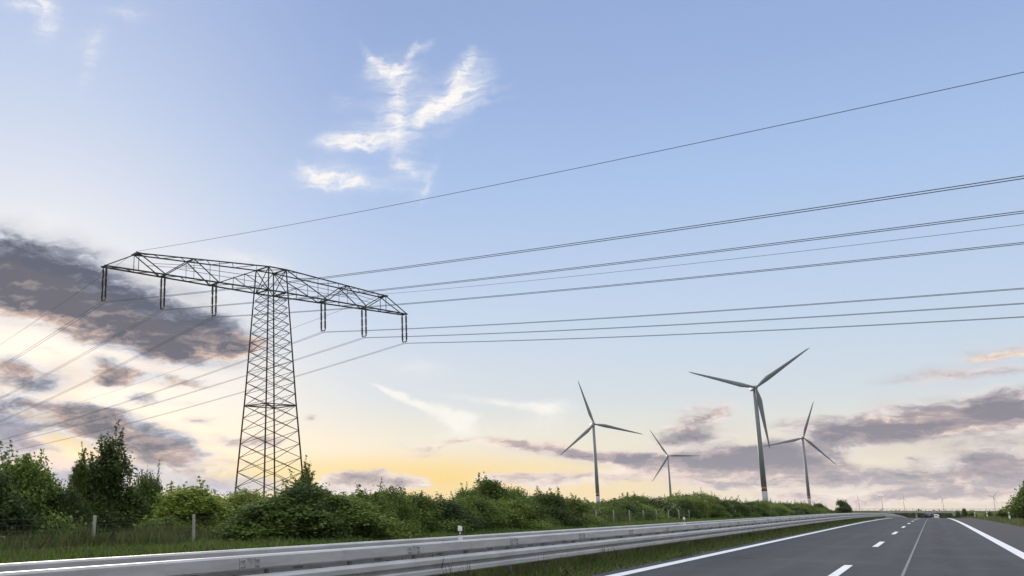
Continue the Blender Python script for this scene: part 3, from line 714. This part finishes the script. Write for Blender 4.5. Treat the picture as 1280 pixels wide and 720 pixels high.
def turbine(label, tips, top, delta, group, hub_h=100.0, band=True, thick=1.0, flat=0.5):
    tips = [np.array(t, float) for t in tips]; cpx = sum(tips) / 3
    hub = at_z(cpx[0], cpx[1], hub_h)
    base_az = math.atan2(hub[0], hub[1])
    na = base_az + math.pi - R(delta)                                  # rotor axis points back to the viewer, turned a little
    nrm = np.array([math.sin(na), math.cos(na), 0.0])
    tw = hub - nrm * 4.2
    zb = profile(tw[1])
    e = empty('wind_turbine', (tw[0], tw[1], zb)); tagged(e, label, 'wind turbine', group)
    o3 = np.array([tw[0], tw[1], zb]); H_ = hub_h - zb
    hs = [(0, 2.5), (21, 2.25), (24.5, 2.2), (H_ * .5, 1.95), (H_ - 2.2, 1.5)]
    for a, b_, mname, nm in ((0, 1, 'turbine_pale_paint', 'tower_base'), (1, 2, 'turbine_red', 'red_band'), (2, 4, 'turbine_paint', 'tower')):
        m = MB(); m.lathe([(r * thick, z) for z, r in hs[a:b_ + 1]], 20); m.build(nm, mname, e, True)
    # nacelle: rounded box lying along the rotor axis
    rz = math.atan2(nrm[1], nrm[0]); ca, sa = math.cos(rz), math.sin(rz)
    def nac(x0, x1, hwid, z0, z1):
        m = MB(); secs = [(x0, .75), (x0 + 1.2, 1), (x1 - 1, 1), (x1, .8)]; vs = []
        for x, k in secs:
            for j in range(12):
                a = 2 * math.pi * (j + .5) / 12; cy = math.copysign(abs(math.cos(a)) ** .5, math.cos(a)); cz = math.copysign(abs(math.sin(a)) ** .5, math.sin(a))
                yy_, zz_ = hwid * k * cy, (z0 + z1) / 2 + (z1 - z0) / 2 * k * cz
                vs.append((x * ca - yy_ * sa, x * sa + yy_ * ca, H_ + zz_))
        m.add(vs, [(i * 12 + j, i * 12 + (j + 1) % 12, (i + 1) * 12 + (j + 1) % 12, (i + 1) * 12 + j) for i in range(3) for j in range(12)] + [tuple(range(12))[::-1], tuple(range(36, 48))])
        return m
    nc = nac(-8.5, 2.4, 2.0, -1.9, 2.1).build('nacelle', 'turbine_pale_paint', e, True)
    nac(-6.5, 0.5, 2.06, -.6, .6).build('red_stripe', 'turbine_red', nc, True)
    hb = MB(); pr = [(1.5, 0), (1.7, .9), (1.5, 2.0), (.9, 2.9), (.2, 3.2)]; vs = []
    for r, x in pr:
        for j in range(12):
            a = 2 * math.pi * j / 12; yy_, zz_ = r * math.cos(a), r * math.sin(a); X_ = x + 2.5
            vs.append((X_ * ca - yy_ * sa, X_ * sa + yy_ * ca, H_ + zz_))
    hb.add(vs, [(i * 12 + j, i * 12 + (j + 1) % 12, (i + 1) * 12 + (j + 1) % 12, (i + 1) * 12 + j) for i in range(4) for j in range(12)] + [tuple(range(12))[::-1], tuple(range(48, 60))])
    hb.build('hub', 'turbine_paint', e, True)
    us = []
    for t in tips:
        r = ray(*t); P = EYEP + r * (((hub - EYEP) @ nrm) / (r @ nrm)); us.append(P - hub)
    mean = sum(np.linalg.norm(u) for u in us) / 3
    for u in us:
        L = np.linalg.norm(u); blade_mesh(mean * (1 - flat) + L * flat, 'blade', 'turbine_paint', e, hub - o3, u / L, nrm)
    return e
g = 'wind turbines behind the hedge'
turbine('largest grey wind turbine with a red band on its tower, right of centre', [(1014.2, 432.2), (858.7, 464.9), (961.6, 556)], None, 16, g)
turbine('grey wind turbine with one blade pointing right, leftmost of the four', [(722.8, 477.4), (805.8, 543), (699.9, 569.7)], None, 16, g)
turbine('small grey wind turbine with a level blade, second from the left', [(812.3, 537.6), (877.9, 569.7), (815.3, 602.3)], None, 12, g)
turbine('grey wind turbine right of and behind the largest one', [(1016.6, 501.9), (1045, 580.4), (951.2, 559)], None, 14, g)
def far_turbine(px, py_, ang, hub_h=110.0, Rb=52.0):
    hub = at_z(px, py_, hub_h - 36); d = hub[:2] / np.linalg.norm(hub[:2]); zb = profile(hub[1])
    e = empty('wind_turbine', (hub[0], hub[1], zb)); tagged(e, 'tiny pale wind turbine on the horizon beyond the bridge', 'wind turbine', 'distant wind turbines on the horizon')
    Hh = hub[2] - zb
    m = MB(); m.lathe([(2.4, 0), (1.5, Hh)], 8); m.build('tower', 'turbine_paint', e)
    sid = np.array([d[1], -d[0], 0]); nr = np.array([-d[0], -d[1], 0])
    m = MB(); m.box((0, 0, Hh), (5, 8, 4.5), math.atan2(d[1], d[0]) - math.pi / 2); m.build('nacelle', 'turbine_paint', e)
    for k in range(3):
        a = R(ang + 120 * k); u = sid * math.cos(a) + np.array([0, 0, math.sin(a)])
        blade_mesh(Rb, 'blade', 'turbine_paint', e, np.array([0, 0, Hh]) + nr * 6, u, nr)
for a in [(1101.7, 621.9, 30), (1129, 623, 75), (1178, 623, 10), (1241.7, 620.8, 50), (1073, 624.5, 95), (1018, 626.5, 20), (1232, 631.5, 85)]: far_turbine(*a)

# ------------------------------------------------------------------ bridge over the motorway
BY = 640.0; bz = zr(BY)
def bzt(y_): return EYE - (y_ - HY) * BY / 1470.0
br = empty('bridge', (0, BY, bz)); tagged(br, 'low concrete road bridge crossing over the motorway far ahead', 'bridge')
dz1, dz0 = bzt(638.2) - bz, bzt(640.9) - bz
m = MB(); m.box((-6, 0, (dz0 + dz1) / 2), (74, 9, dz1 - dz0)); m.build('deck', 'concrete', br)
for s in (-1, 1):
    m = MB()
    m.box((-6, s * 4.3, dz1 + 1.0), (74, .08, .08)); m.box((-6, s * 4.3, dz1 + .55), (74, .05, .05))
    for x in np.arange(-42, 30.1, 3): m.box((x, s * 4.3, dz1 + .5), (.08, .08, 1.0))
    m.build('railing', 'galvanised_dull', br)
m = MB(); m.box((-7.6, 0, dz0 / 2 - .3), (.9, 7, dz0 + .6)); m.build('pier', 'concrete', br)
for x in (-24, 12):
    m = MB(); m.box((x, 0, dz0 / 2 - .3), (1.6, 9, dz0 + .6)); m.build('abutment', 'concrete', br)
def embank(x0, x1):
    b = MB(); h = bz + dz1 - .1
    s = 1 if x1 > x0 else -1
    vs = [(x0, BY - 14, bz - .2), (x0, BY - 4.6, h), (x0, BY + 4.6, h), (x0, BY + 14, bz - .2), (x1, BY - 14, bz - .2), (x1, BY - 4.6, h - 3.5), (x1, BY + 4.6, h - 3.5), (x1, BY + 14, bz - .2)]
    b.add(vs, [(0, 1, 5, 4), (1, 2, 6, 5), (2, 3, 7, 6), (0, 1, 2, 3), (4, 5, 6, 7)]); o = b.build('embankment', 'meadow_soil'); tagged(o, kind='structure')
embank(-25, -260); embank(13, 220)

# ------------------------------------------------------------------ cars ahead
def car(label, px, Y, paint, wagon):
    X = at_Y(px, 640, Y)[0]; z = zr(Y) + 0.005
    e = empty('car', (X, Y, z)); tagged(e, label, 'car', 'cars driving ahead on the motorway')
    # side outline (y forward, z up), lofted over the width with tumblehome
    side = [(-2.15, .42), (-2.2, .62), (-2.12, .95), (-1.95, 1.02)] + ([(-1.75, 1.38), (-1.2, 1.5)] if wagon else [(-1.35, 1.34), (-.8, 1.45)]) + [(.1, 1.46), (.55, 1.36), (1.15, .98), (2.0, .82), (2.2, .62), (2.18, .36), (1.75, .28), (-1.7, .28)]
    m = MB(); n = len(side); vs = []
    for x, k in ((-.9, 0), (-.86, 1), (.86, 1), (.9, 0)):
        for y_, z_ in side:
            sx = x
            if z_ > 1.0: sx = x * (.80 if k == 0 else .72)
            vs.append((sx, y_ * (1 if k else .985), z_ - (.0 if k else .015)))
    m.add(vs, [(i * n + j, i * n + (j + 1) % n, (i + 1) * n + (j + 1) % n, (i + 1) * n + j) for i in range(3) for j in range(n)] + [tuple(range(n)), tuple(range(3 * n, 4 * n))[::-1]])
    m.build('body', paint, e)
    r0, r1 = ((-1.99, 1.07), (-1.80, 1.36)) if wagon else ((-1.93, 1.06), (-1.42, 1.33))
    m = MB(); m.add([(-.68, r0[0], r0[1]), (.68, r0[0], r0[1]), (.58, r1[0], r1[1]), (-.58, r1[0], r1[1])] + [(-.68, r0[0] + .05, r0[1]), (.68, r0[0] + .05, r0[1]), (.58, r1[0] + .05, r1[1]), (-.58, r1[0] + .05, r1[1])],
          [(0, 1, 2, 3), (7, 6, 5, 4), (0, 4, 5, 1), (1, 5, 6, 2), (2, 6, 7, 3), (3, 7, 4, 0)])
    m.v = [(a, b_ - .03, c) for a, b_, c in m.v]; m.build('rear_window', 'car_glass', e)
    m = MB(); m.add([(-.66, 1.12, 1.02), (.66, 1.12, 1.02), (.58, .62, 1.345), (-.58, .62, 1.345)], [(0, 1, 2, 3)]); m.v = [(a, b_ + .03, c + .02) for a, b_, c in m.v]; m.build('windscreen', 'car_glass', e)
    for s in (-1, 1):
        m = MB(); m.add([(s * .80, -1.5, 1.03), (s * .80, 1.0, 1.03), (s * .735, .5, 1.34), (s * .735, -1.2, 1.34)], [(0, 1, 2, 3)]); m.build('side_window', 'car_glass', e)
        m = MB(); m.box((s * .70, -2.17, .88), (.30, .08, .16)); m.build('tail_lamp', 'lamp_red', e)
        m = MB(); m.box((s * .98, .75, 1.02), (.18, .1, .13)); m.build('wing_mirror', paint, e)
        for y_ in (-1.3, 1.35):
            m = MB(); m.lathe([(.20, -.1), (.315, -.1), (.325, 0), (.315, .1), (.20, .1)], 18, (s * .80, y_, .325), 'X'); t = m.build('wheel', 'tyre_rubber', e, True)
            m = MB(); m.lathe([(.05, -.06), (.2, -.05), (.2, .05), (.05, .06)], 12, (s * .80, y_, .325), 'X'); m.build('rim', 'rim_alloy', t)
    m = MB(); m.box((0, -2.2, .45), (1.72, .12, .24)); m.build('bumper', 'tyre_rubber' if wagon else paint, e)
    m = MB(); m.box((0, -2.19, .78), (.52, .03, .11)); m.build('number_plate', 'plate_white', e)
car('dark car driving ahead in the right lane, the nearer of two', 1161, 280, 'car_dark_paint', False)
car('pale silver car half hidden behind the dark car ahead', 1168.6, 345, 'car_silver_paint', False)

# ------------------------------------------------------------------ foliage
def leaf_quads(P, Nrm, size, rng, tint, name, m, parent):
    """one pointed leaf (two triangles folded at the midrib) per point"""
    n = len(P); a = rng.normal(size=(n, 3)); a -= (a * Nrm).sum(1)[:, None] * Nrm; a /= np.linalg.norm(a, axis=1)[:, None] + 1e-9
    b = np.cross(Nrm, a); s = size[:, None]
    v = np.empty((n, 4, 3)); v[:, 0] = P - a * s * .5; v[:, 1] = P + b * s * .30 + Nrm * s * .08; v[:, 2] = P + a * s * .55; v[:, 3] = P - b * s * .30 + Nrm * s * .08
    me = bpy.data.meshes.new(name)
    me.vertices.add(4 * n); me.vertices.foreach_set('co', v.reshape(-1).astype(np.float32))
    me.loops.add(4 * n); me.loops.foreach_set('vertex_index', np.arange(4 * n, dtype=np.int32))
    me.polygons.add(n); me.polygons.foreach_set('loop_start', np.arange(0, 4 * n, 4, dtype=np.int32)); me.polygons.foreach_set('loop_total', np.full(n, 4, dtype=np.int32))
    me.update(calc_edges=True)
    at = me.attributes.new('tint', 'FLOAT', 'FACE'); at.data.foreach_set('value', tint.astype(np.float32))
    me.materials.append(MATS[m])
    o = bpy.data.objects.new(name, me); col.objects.link(o)
    if parent: o.parent = parent
    return o

def make_plant(name, seed, m, w_, h_, n_cl, per, leaf, lobes=9, shoots=8, trunk=0.0, narrow=1.0, flower=0.0, spread=.34, shoot_len=.28):
    """a bush or tree about w_ wide and h_ tall: stems, twigs, leaf clusters round lobes, upright shoots"""
    rng = np.random.default_rng(seed); e = empty(name)
    st = MB(); C_ = []
    for i in range(lobes):
        t = i / max(1, lobes - 1); a = rng.uniform(0, 6.28); zc = trunk + (h_ - trunk) * (.14 + .66 * t ** 1.05)
        rr = w_ * .5 * (.60 if trunk == 0 else .5) * (1 - .85 * t * narrow) * rng.uniform(.45, 1.0)
        C_.append((np.array([rr * math.cos(a), rr * math.sin(a), zc]), np.array([w_ * .27 * rng.uniform(.75, 1.2) * (1 - .42 * t * narrow), 0, (h_ - trunk) * .20 * rng.uniform(.7, 1.15)])))
    for c, r in C_:
        b0 = np.array([rng.uniform(-.2, .2), rng.uniform(-.2, .2), -.1]) * (1 if trunk == 0 else .3)
        mid = b0 * .4 + c * .5 + np.array([0, 0, .1 * h_]); st.tube([b0, b0 * .6 + c * .18 + np.array([0, 0, .12 * h_ + trunk * .4]), mid, c, c + np.array([0, 0, r[2] * .8])],
              [.022 * h_ * .5 + .012, .018 * h_ * .5 + .01, .03, .02, .008], 5)
    if trunk > 0: st.tube([(0, 0, -.2), (.02, .03, trunk * .6), (0.05, 0, trunk * 1.3), (0, 0, h_ * .75)], [.05 * w_ * .6, .042 * w_ * .6, .03 * w_ * .6, .012], 8)
    P, N_, T = [], [], []
    wts = np.array([r[0] ** 2 * (.5 + r[2]) for _, r in C_]); wts /= wts.sum()
    cat = rng.choice(len(C_), n_cl, p=wts)
    for i in cat:
        c, r = C_[i]; d = rng.normal(size=3); d /= np.linalg.norm(d)
        if d[2] < -.5: d[2] *= -.6
        rad = rng.uniform(.55, 1.08) ** .6
        q = c + d * np.array([r[0], r[0], r[2]]) * rad
        q[2] = max(.08, q[2]); k = rng.integers(int(per * .6), int(per * 1.4))
        pts = q + rng.normal(size=(k, 3)) * np.array([spread, spread, spread * 1.1]) * w_ * .115
        nn = d * .7 + np.array([0, 0, .3]) + rng.normal(size=(k, 3)) * .85; nn /= np.linalg.norm(nn, axis=1)[:, None]
        P.append(pts); N_.append(nn); base = rng.uniform(.0, .85)
        tt = np.clip(base + rng.normal(size=k) * .18, 0, 1)
        if flower and rng.random() < flower: tt[rng.random(k) < .45] = 2.0
        T.append(tt)
        if rng.random() < .25: st.bar(c, q, .012, 3, .005)
    for i in range(shoots):
        c, r = C_[rng.integers(len(C_) // 3, len(C_))]; a = rng.uniform(0, 6.28)
        p0 = c + np.array([r[0] * .7 * math.cos(a), r[0] * .7 * math.sin(a), r[2] * .5]); L = h_ * shoot_len * rng.uniform(.5, 1.35)
        p1 = p0 + np.array([rng.normal() * .12 * L, rng.normal() * .12 * L, L]); st.bar(p0, p1, .014, 3, .004)
        k = int(per * 1.6); f = rng.uniform(0.1, 1.03, k)[:, None]
        pts = p0 + (p1 - p0) * f + rng.normal(size=(k, 3)) * np.array([.07, .07, .04]) * (1.15 - f * .8) * (.6 + w_ * .15)
        nn = rng.normal(size=(k, 3)) + np.array([0, 0, .5]); nn /= np.linalg.norm(nn, axis=1)[:, None]
        P.append(pts); N_.append(nn); T.append(np.clip(rng.normal(.45, .2, k), 0, 1))
    P = np.concatenate(P); N_ = np.concatenate(N_); T = np.concatenate(T)
    P[:, 2] = np.maximum(P[:, 2], .03)
    # scale so that the crown top reaches h_
    fo = leaf_quads(P, N_, leaf * rng.uniform(.65, 1.3, len(P)), rng, T, 'foliage' if trunk == 0 else 'crown', m, e)
    st.build('stem' if trunk == 0 else 'trunk', 'bark', e)
    e['hh'] = float(np.quantile(P[:, 2], .975)); e['ww'] = float(np.quantile(np.abs(P[:, 0]), .97) * 2)
    return e

protos = {
    'dark': [make_plant('bush', 11, 'leaves_dark', 4.6, 4.0, 1125, 22, 0.136, 12, 10), make_plant('bush', 12, 'leaves_dark', 5.0, 3.6, 1125, 22, 0.128, 14, 14)],
    'mid': [make_plant('bush', 21, 'leaves_mid', 4.6, 3.6, 1125, 22, 0.136, 12, 12), make_plant('bush', 22, 'leaves_mid', 5.0, 3.4, 1125, 22, 0.120, 13, 16), make_plant('bush', 23, 'leaves_mid', 4.2, 3.8, 1000, 22, 0.144, 10, 8)],
    'light': [make_plant('bush', 31, 'leaves_light', 4.8, 3.2, 1125, 22, 0.128, 12, 10), make_plant('bush', 32, 'leaves_light', 4.6, 3.4, 1000, 23, 0.144, 11, 14)],
    'flower': [make_plant('bush', 41, 'leaves_mid', 4.6, 3.4, 1125, 22, 0.112, 12, 8, flower=.2)],
    'spire': [make_plant('bush', 51, 'leaves_dark', 3.8, 5.6, 1125, 21, 0.136, 15, 16, narrow=1.05, shoot_len=.2), make_plant('bush', 52, 'leaves_mid', 2.2, 5.2, 525, 20, 0.128, 11, 10, narrow=.9, shoot_len=.18)],
    'tree': [make_plant('tree', 61, 'leaves_dark', 5.5, 6.0, 900, 16, .26, 12, 8, trunk=1.5, narrow=.7), make_plant('tree', 62, 'leaves_mid', 6.0, 6.0, 900, 16, .26, 12, 13, trunk=1.2, narrow=.7)],
}
used = set(); brnd = random.Random(9)
def place(kind, idx, x, y, h, w_, label, group, cat='bush', rz=None):
    src = protos[kind][idx]
    o = src if src.name not in used else copy_tree(src)
    used.add(src.name)
    o.location = (x, y, zr(y) - .04); sz = h / src['hh']; sxy = w_ / src['ww']
    o.scale = (sxy, sxy, sz); o.rotation_euler = (0, 0, brnd.uniform(0, 6.28) if rz is None else rz)
    tagged(o, label, cat, group); return o
def bush_px(kind, idx, px, ytop, halfw, X, label, group='bushes in the hedge behind the fence', cat='bush', rz=None):
    P = at_X(px, ytop, X); D = math.hypot(P[0], P[1])
    dist = (P - EYEP) @ F3
    return place(kind, idx, P[0], P[1], P[2] - zr(P[1]), 2 * halfw / F * dist, label, group, cat, rz)

FRONT = [
    ('dark', 0, -45, 570, 75, -26, 'tall dark bush cut off by the left edge of the photo'),
    ('mid', 0, 28, 572, 58, -26.5, 'tall loose bush with drooping branches at the far left, behind the fence'),
    ('dark', 1, 72, 604, 42, -26, 'low dark bush just left of the first fence post'),
    ('spire', 1, 99, 573, 17, -28, 'slim upright bush left of the tall spiky dark one'),
    ('spire', 0, 136, 556, 42, -28, 'tallest spiky dark bush on the left, rising over the hedge'),
    ('mid', 1, 184, 590, 32, -29, 'mid height bush right of the tall spiky dark one'),
    ('light', 1, 238, 606, 54, -25.5, 'rounded bright green bush behind the second fence post'),
    ('mid', 2, 205, 640, 30, -25, 'low bush at the foot of the hedge between the two nearest fence posts'),
    ('light', 0, 310, 610, 42, -31, 'pale green bush in front of the left pylon leg'),
    ('mid', 0, 345, 618, 36, -26, 'green bush under the pylon, left of the big dark one'),
    ('spire', 1, 384, 584, 16, -27, 'thin spiky bush in front of the right pylon leg'),
    ('dark', 0, 378, 610, 62, -25.5, 'big dark round bush under the right pylon leg'),
    ('dark', 1, 425, 628, 34, -25, 'low dark bush right of the big dark round one'),
    ('light', 1, 440, 617, 36, -30, 'bright green bush behind the dip right of the pylon'),
    ('mid', 1, 478, 615, 40, -28.5, 'wide green bush in the lower middle of the hedge'),
    ('mid', 2, 520, 627, 34, -26, 'dark green bush left of the reflector post'),
    ('light', 0, 556, 627, 28, -27, 'pale olive bush directly behind the nearer reflector post'),
    ('mid', 0, 584, 607, 26, -26.5, 'pointed green bush starting the taller middle clump'),
    ('mid', 2, 610, 595, 26, -27, 'tallest upright bush in the middle clump of the hedge'),
    ('mid', 1, 640, 606, 38, -27, 'broad green bush right of the tallest one in the middle clump'),
    ('dark', 0, 684, 612, 38, -26, 'broad dark green bush with a smooth top left of the white flowering one'),
    ('flower', 0, 720, 620, 28, -25.5, 'bush with white blossom in front of the leftmost turbine'),
    ('mid', 2, 748, 626, 22, -26, 'small green bush right of the white flowering one'),
    ('mid', 1, 500, 640, 30, -25, 'low bush at the hedge foot left of the reflector post'),
]
for k_, i_, px, yt, hw_, X_, lab in FRONT: bush_px(k_, i_, px, yt + (4 if k_ == 'spire' else 9), hw_, X_, lab)
# low growth that swallows the fence between the pylon and the leftmost turbine
brnd.seed(21)
for n_, px in enumerate((368, 384, 402, 426, 446, 470, 500, 530, 556, 580, 603, 626, 650, 674, 698, 718)):
    P = at_X(px, 660, -20.6 + brnd.uniform(-.5, .3)); kd = brnd.choice(['mid', 'dark', 'light', 'mid'])
    place(kd, brnd.randrange(len(protos[kd])), P[0] - .5, P[1], brnd.uniform(1.4, 2.1), brnd.uniform(2.8, 3.8), 'low green bush at the foot of the hedge, grown over the fence', 'low bushes grown over the fence')
brnd.seed(22); y_ = 118.0
while y_ < 330:
    kd = brnd.choice(['mid', 'dark', 'light', 'mid'])
    place(kd, brnd.randrange(len(protos[kd])), -22.6 + brnd.uniform(-.6, .3), y_, brnd.uniform(1.2, 2.0), brnd.uniform(2.6, 3.8), 'low green bush at the foot of the hedge, grown over the fence', 'low bushes grown over the fence')
    y_ += brnd.uniform(3.2, 7.5)
# the hedge goes on into the distance
prof_px = [(760, 626), (800, 621), (840, 621), (870, 618), (900, 622), (940, 626), (960, 627), (1000, 629.5), (1030, 632), (1060, 634)]
gl = 'bushes in the far stretch of hedge'
y_ = 84.0; brnd.seed(5)
while y_ < 330:
    for row, X_ in ((0, -26.2), (1, -30.0)):
        yy_ = y_ + brnd.uniform(-1, 1) + row * 1.9; X2 = X_ + brnd.uniform(-.7, .7)
        d = np.array([X2, yy_, 0]) - EYEP; zc = d @ F3; px = CX + F * (d @ RT) / zc
        top = np.interp(px, [p for p, _ in prof_px], [q for _, q in prof_px])
        P = at_X(px, top, X2); h = (P[2] - zr(yy_)) * brnd.choice([brnd.uniform(.66, .85), brnd.uniform(.9, 1.12)]) * (.88 if row else .80)
        kd = brnd.choice(['mid', 'mid', 'dark', 'light', 'light', 'flower']); ix = brnd.randrange(len(protos[kd]))
        lab = {'mid': 'green bush in the far stretch of hedge below the turbines', 'dark': 'dark bush in the far stretch of hedge below the turbines',
               'light': 'bright green bush in the far stretch of hedge below the turbines', 'flower': 'bush flecked with white blossom in the far stretch of hedge'}[kd]
        place(kd, ix, X2, yy_, max(1.5, h), brnd.uniform(4.4, 6.0), lab, gl)
    y_ += 3.4 if y_ < 160 else 4.6
# back row that closes the hedge behind the nearer bushes
brnd.seed(8); y_ = 18.0
while y_ < 82:
    X2 = -33 + brnd.uniform(-1.5, 1.5); d = np.array([X2, y_, 0]) - EYEP; zc = d @ F3; px = CX + F * (d @ RT) / zc
    top = np.interp(px, [-200, 0, 60, 90, 160, 290, 400, 430, 540, 580, 700, 760], [612, 612, 624, 626, 622, 626, 638, 636, 638, 628, 630, 634])
    P = at_X(px, top, X2); kd = brnd.choice(['mid', 'dark', 'light', 'mid']); ix = brnd.randrange(len(protos[kd]))
    place(kd, ix, X2, y_, max(1.4, P[2]), brnd.uniform(4.6, 5.6), 'green bush in the back row of the hedge, mostly hidden', 'bushes in the back row of the hedge')
    y_ += 4.0
# trees and bushes near the road's far end
def lone(kind, idx, px, ytop, halfw, Y, label, cat, group=None):
    P = at_Y(px, ytop, Y); dist = (P - EYEP) @ F3
    place(kind, idx, P[0], Y, P[2] - zr(Y), 2 * halfw / F * dist, label, group, cat)
lone('tree', 0, 1053, 627, 9, 330, 'round dark tree standing alone past the end of the hedge', 'tree')
lone('tree', 1, 1023, 630.5, 8, 340, 'flat topped tree at the end of the hedge under the turbine', 'tree')
lone('tree', 1, 1290, 606, 24, 120, 'bushy green tree cut off by the right edge of the photo', 'tree')
lone('mid', 0, 1256, 637.5, 12, 150, 'low rounded bush behind the white delineator post', 'bush')
lone('dark', 0, 1272, 634, 12, 138, 'dark bush at the foot of the tree on the right', 'bush')
lone('tree', 0, 1205, 637, 3.6, 430, 'small dark round tree on the right beside the bridge', 'tree')
lone('dark', 1, 1197, 640, 4, 420, 'small bush left of the round tree beside the bridge', 'bush')
lone('mid', 2, 1215, 641.5, 5, 400, 'small bush right of the round tree beside the bridge', 'bush')
lone('mid', 1, 1236, 640.5, 7, 330, 'wide low bush on the right verge in the distance', 'bush')

for n_, px in enumerate((1122, 1130, 1137, 1144, 1151, 1159, 1172, 1179, 1186)):  # bushes added to darken the bridge opening in place of its shade
    lone('dark', n_ % 2, px, 640.6 + (n_ % 3) * .4, 5.5, 700, 'added dark bush beyond the far bridge, standing in for the shade in its opening', 'bush', 'added dark bushes beyond the bridge')
# far-off woods along the horizon
def far_wood():
    rng = np.random.default_rng(17); P, N_, T = [], [], []
    for i in range(420):
        Y = rng.uniform(1500, 6000); px = rng.uniform(1040, 1330) if i % 3 else rng.uniform(-200, 1330)
        X = at_Y(px, 640, Y)[0]; hgt = rng.uniform(1.5, 4.5); k = 60; wd = rng.uniform(10, 30)
        q = np.stack([X + rng.normal(size=k) * wd, Y + rng.normal(size=k) * 12, profile(Y) - .5 + np.abs(rng.normal(size=k)) * hgt * .5], 1)
        P.append(q); nn = rng.normal(size=(k, 3)); nn /= np.linalg.norm(nn, axis=1)[:, None]; N_.append(nn); T.append(rng.uniform(0, .8, k))
    P = np.concatenate(P); o = leaf_quads(P, np.concatenate(N_), rng.uniform(3, 6, len(P)), rng, np.concatenate(T), 'distant_wood', 'leaves_dark', None)
    tagged(o, kind='stuff')
far_wood()

# ------------------------------------------------------------------ grass
def blades(name, m, n, xr, yr, hr, wid, seed, lean=.35, ypow=1.6, dens=None):
    rng = np.random.default_rng(seed); x = rng.uniform(*xr, n); y = yr[0] + (yr[1] - yr[0]) * rng.random(n) ** ypow
    if dens is not None:
        keep = rng.random(n) < dens(x, y); x, y = x[keep], y[keep]; n = len(x)
    z = np.interp(y, YS, ZS) - .05
    h = rng.uniform(*hr, n) * (.7 + .6 * (np.sin(x * 2.1 + np.sin(y * .7) * 2) * .5 + .5) * (np.sin(y * 1.3 + x) * .25 + .75))
    a = rng.uniform(0, 6.28, n); wd = wid * rng.uniform(.6, 1.4, n); l = rng.normal(size=(n, 2)) * lean
    v = np.empty((n, 5, 3)); ca, sa = np.cos(a), np.sin(a)
    for k, (t, ww) in enumerate(((0, 1), (0, -1), (.55, -.8), (1, 0), (.55, .8))):
        v[:, k, 0] = x + ca * wd * ww * .5 + l[:, 0] * h * t ** 1.8; v[:, k, 1] = y + sa * wd * ww * .5 + l[:, 1] * h * t ** 1.8; v[:, k, 2] = z + h * t
    me = bpy.data.meshes.new(name)
    me.vertices.add(5 * n); me.vertices.foreach_set('co', v.reshape(-1).astype(np.float32))
    me.loops.add(5 * n); me.loops.foreach_set('vertex_index', np.arange(5 * n, dtype=np.int32))
    me.polygons.add(n); me.polygons.foreach_set('loop_start', np.arange(0, 5 * n, 5, dtype=np.int32)); me.polygons.foreach_set('loop_total', np.full(n, 5, dtype=np.int32))
    me.update(calc_edges=True)
    at = me.attributes.new('tint', 'FLOAT', 'FACE'); at.data.foreach_set('value', np.clip(rng.normal(.45, .25, n), 0, 1).astype(np.float32))
    me.materials.append(MATS[m]); o = bpy.data.objects.new(name, me); col.objects.link(o); tagged(o, kind='stuff'); return o
blades('median_grass', 'grass_green', 52000, (-8.9, -6.35), (8, 150), (.08, .26), .022, 1)
blades('median_dry_grass', 'grass_dry', 9000, (-8.9, -6.3), (8, 120), (.10, .30), .018, 2)
blades('verge_grass', 'grass_green', 70000, (-23.4, -18.45), (10, 160), (.12, .34), .035, 3)
blades('fence_weeds', 'grass_dry', 22000, (-24.6, -22.3), (12, 90), (.3, .85), .022, 4, .22)
blades('fence_weeds', 'grass_green', 20000, (-25.2, -22.3), (12, 110), (.3, .8), .03, 5, .25)
blades('roadside_grass', 'grass_green', 30000, (5.3, 13), (70, 330), (.10, .42), .05, 6, ypow=1.2)
blades('roadside_dry_grass', 'grass_dry', 12000, (5.25, 13), (70, 330), (.15, .5), .045, 7, ypow=1.2)

# ------------------------------------------------------------------ the evening air
hz = MB(); hz.box((0, 3200, 65), (36000, 14000, 232))
hm = bpy.data.materials.new('air'); hm.use_nodes = True; ht = hm.node_tree; ht.nodes.clear()
pv = ht.nodes.new('ShaderNodeVolumePrincipled'); pv.inputs['Density'].default_value = 3.5e-5; pv.inputs['Color'].default_value = (0.86, 0.89, 0.95, 1); pv.inputs['Anisotropy'].default_value = 0.3
ho = ht.nodes.new('ShaderNodeOutputMaterial'); ht.links.new(pv.outputs[0], ho.inputs['Volume']); MATS['air'] = hm
tagged(hz.build('haze', 'air'), kind='stuff')

blades('verge_weeds', 'grass_dry', 5200, (-6.5, -5.95), (9, 110), (.05, .17), .02, 11, .7)
blades('verge_weeds', 'grass_green', 5200, (-6.55, -6.0), (9, 110), (.05, .16), .025, 12, .6)
blades('seed_heads', 'grass_dry', 3500, (-8.8, -6.5), (9, 100), (.3, .55), .014, 13, .2)
blades('verge_dry_grass', 'grass_dry', 12000, (-23, -18.6), (12, 110), (.12, .38), .03, 14, .3)
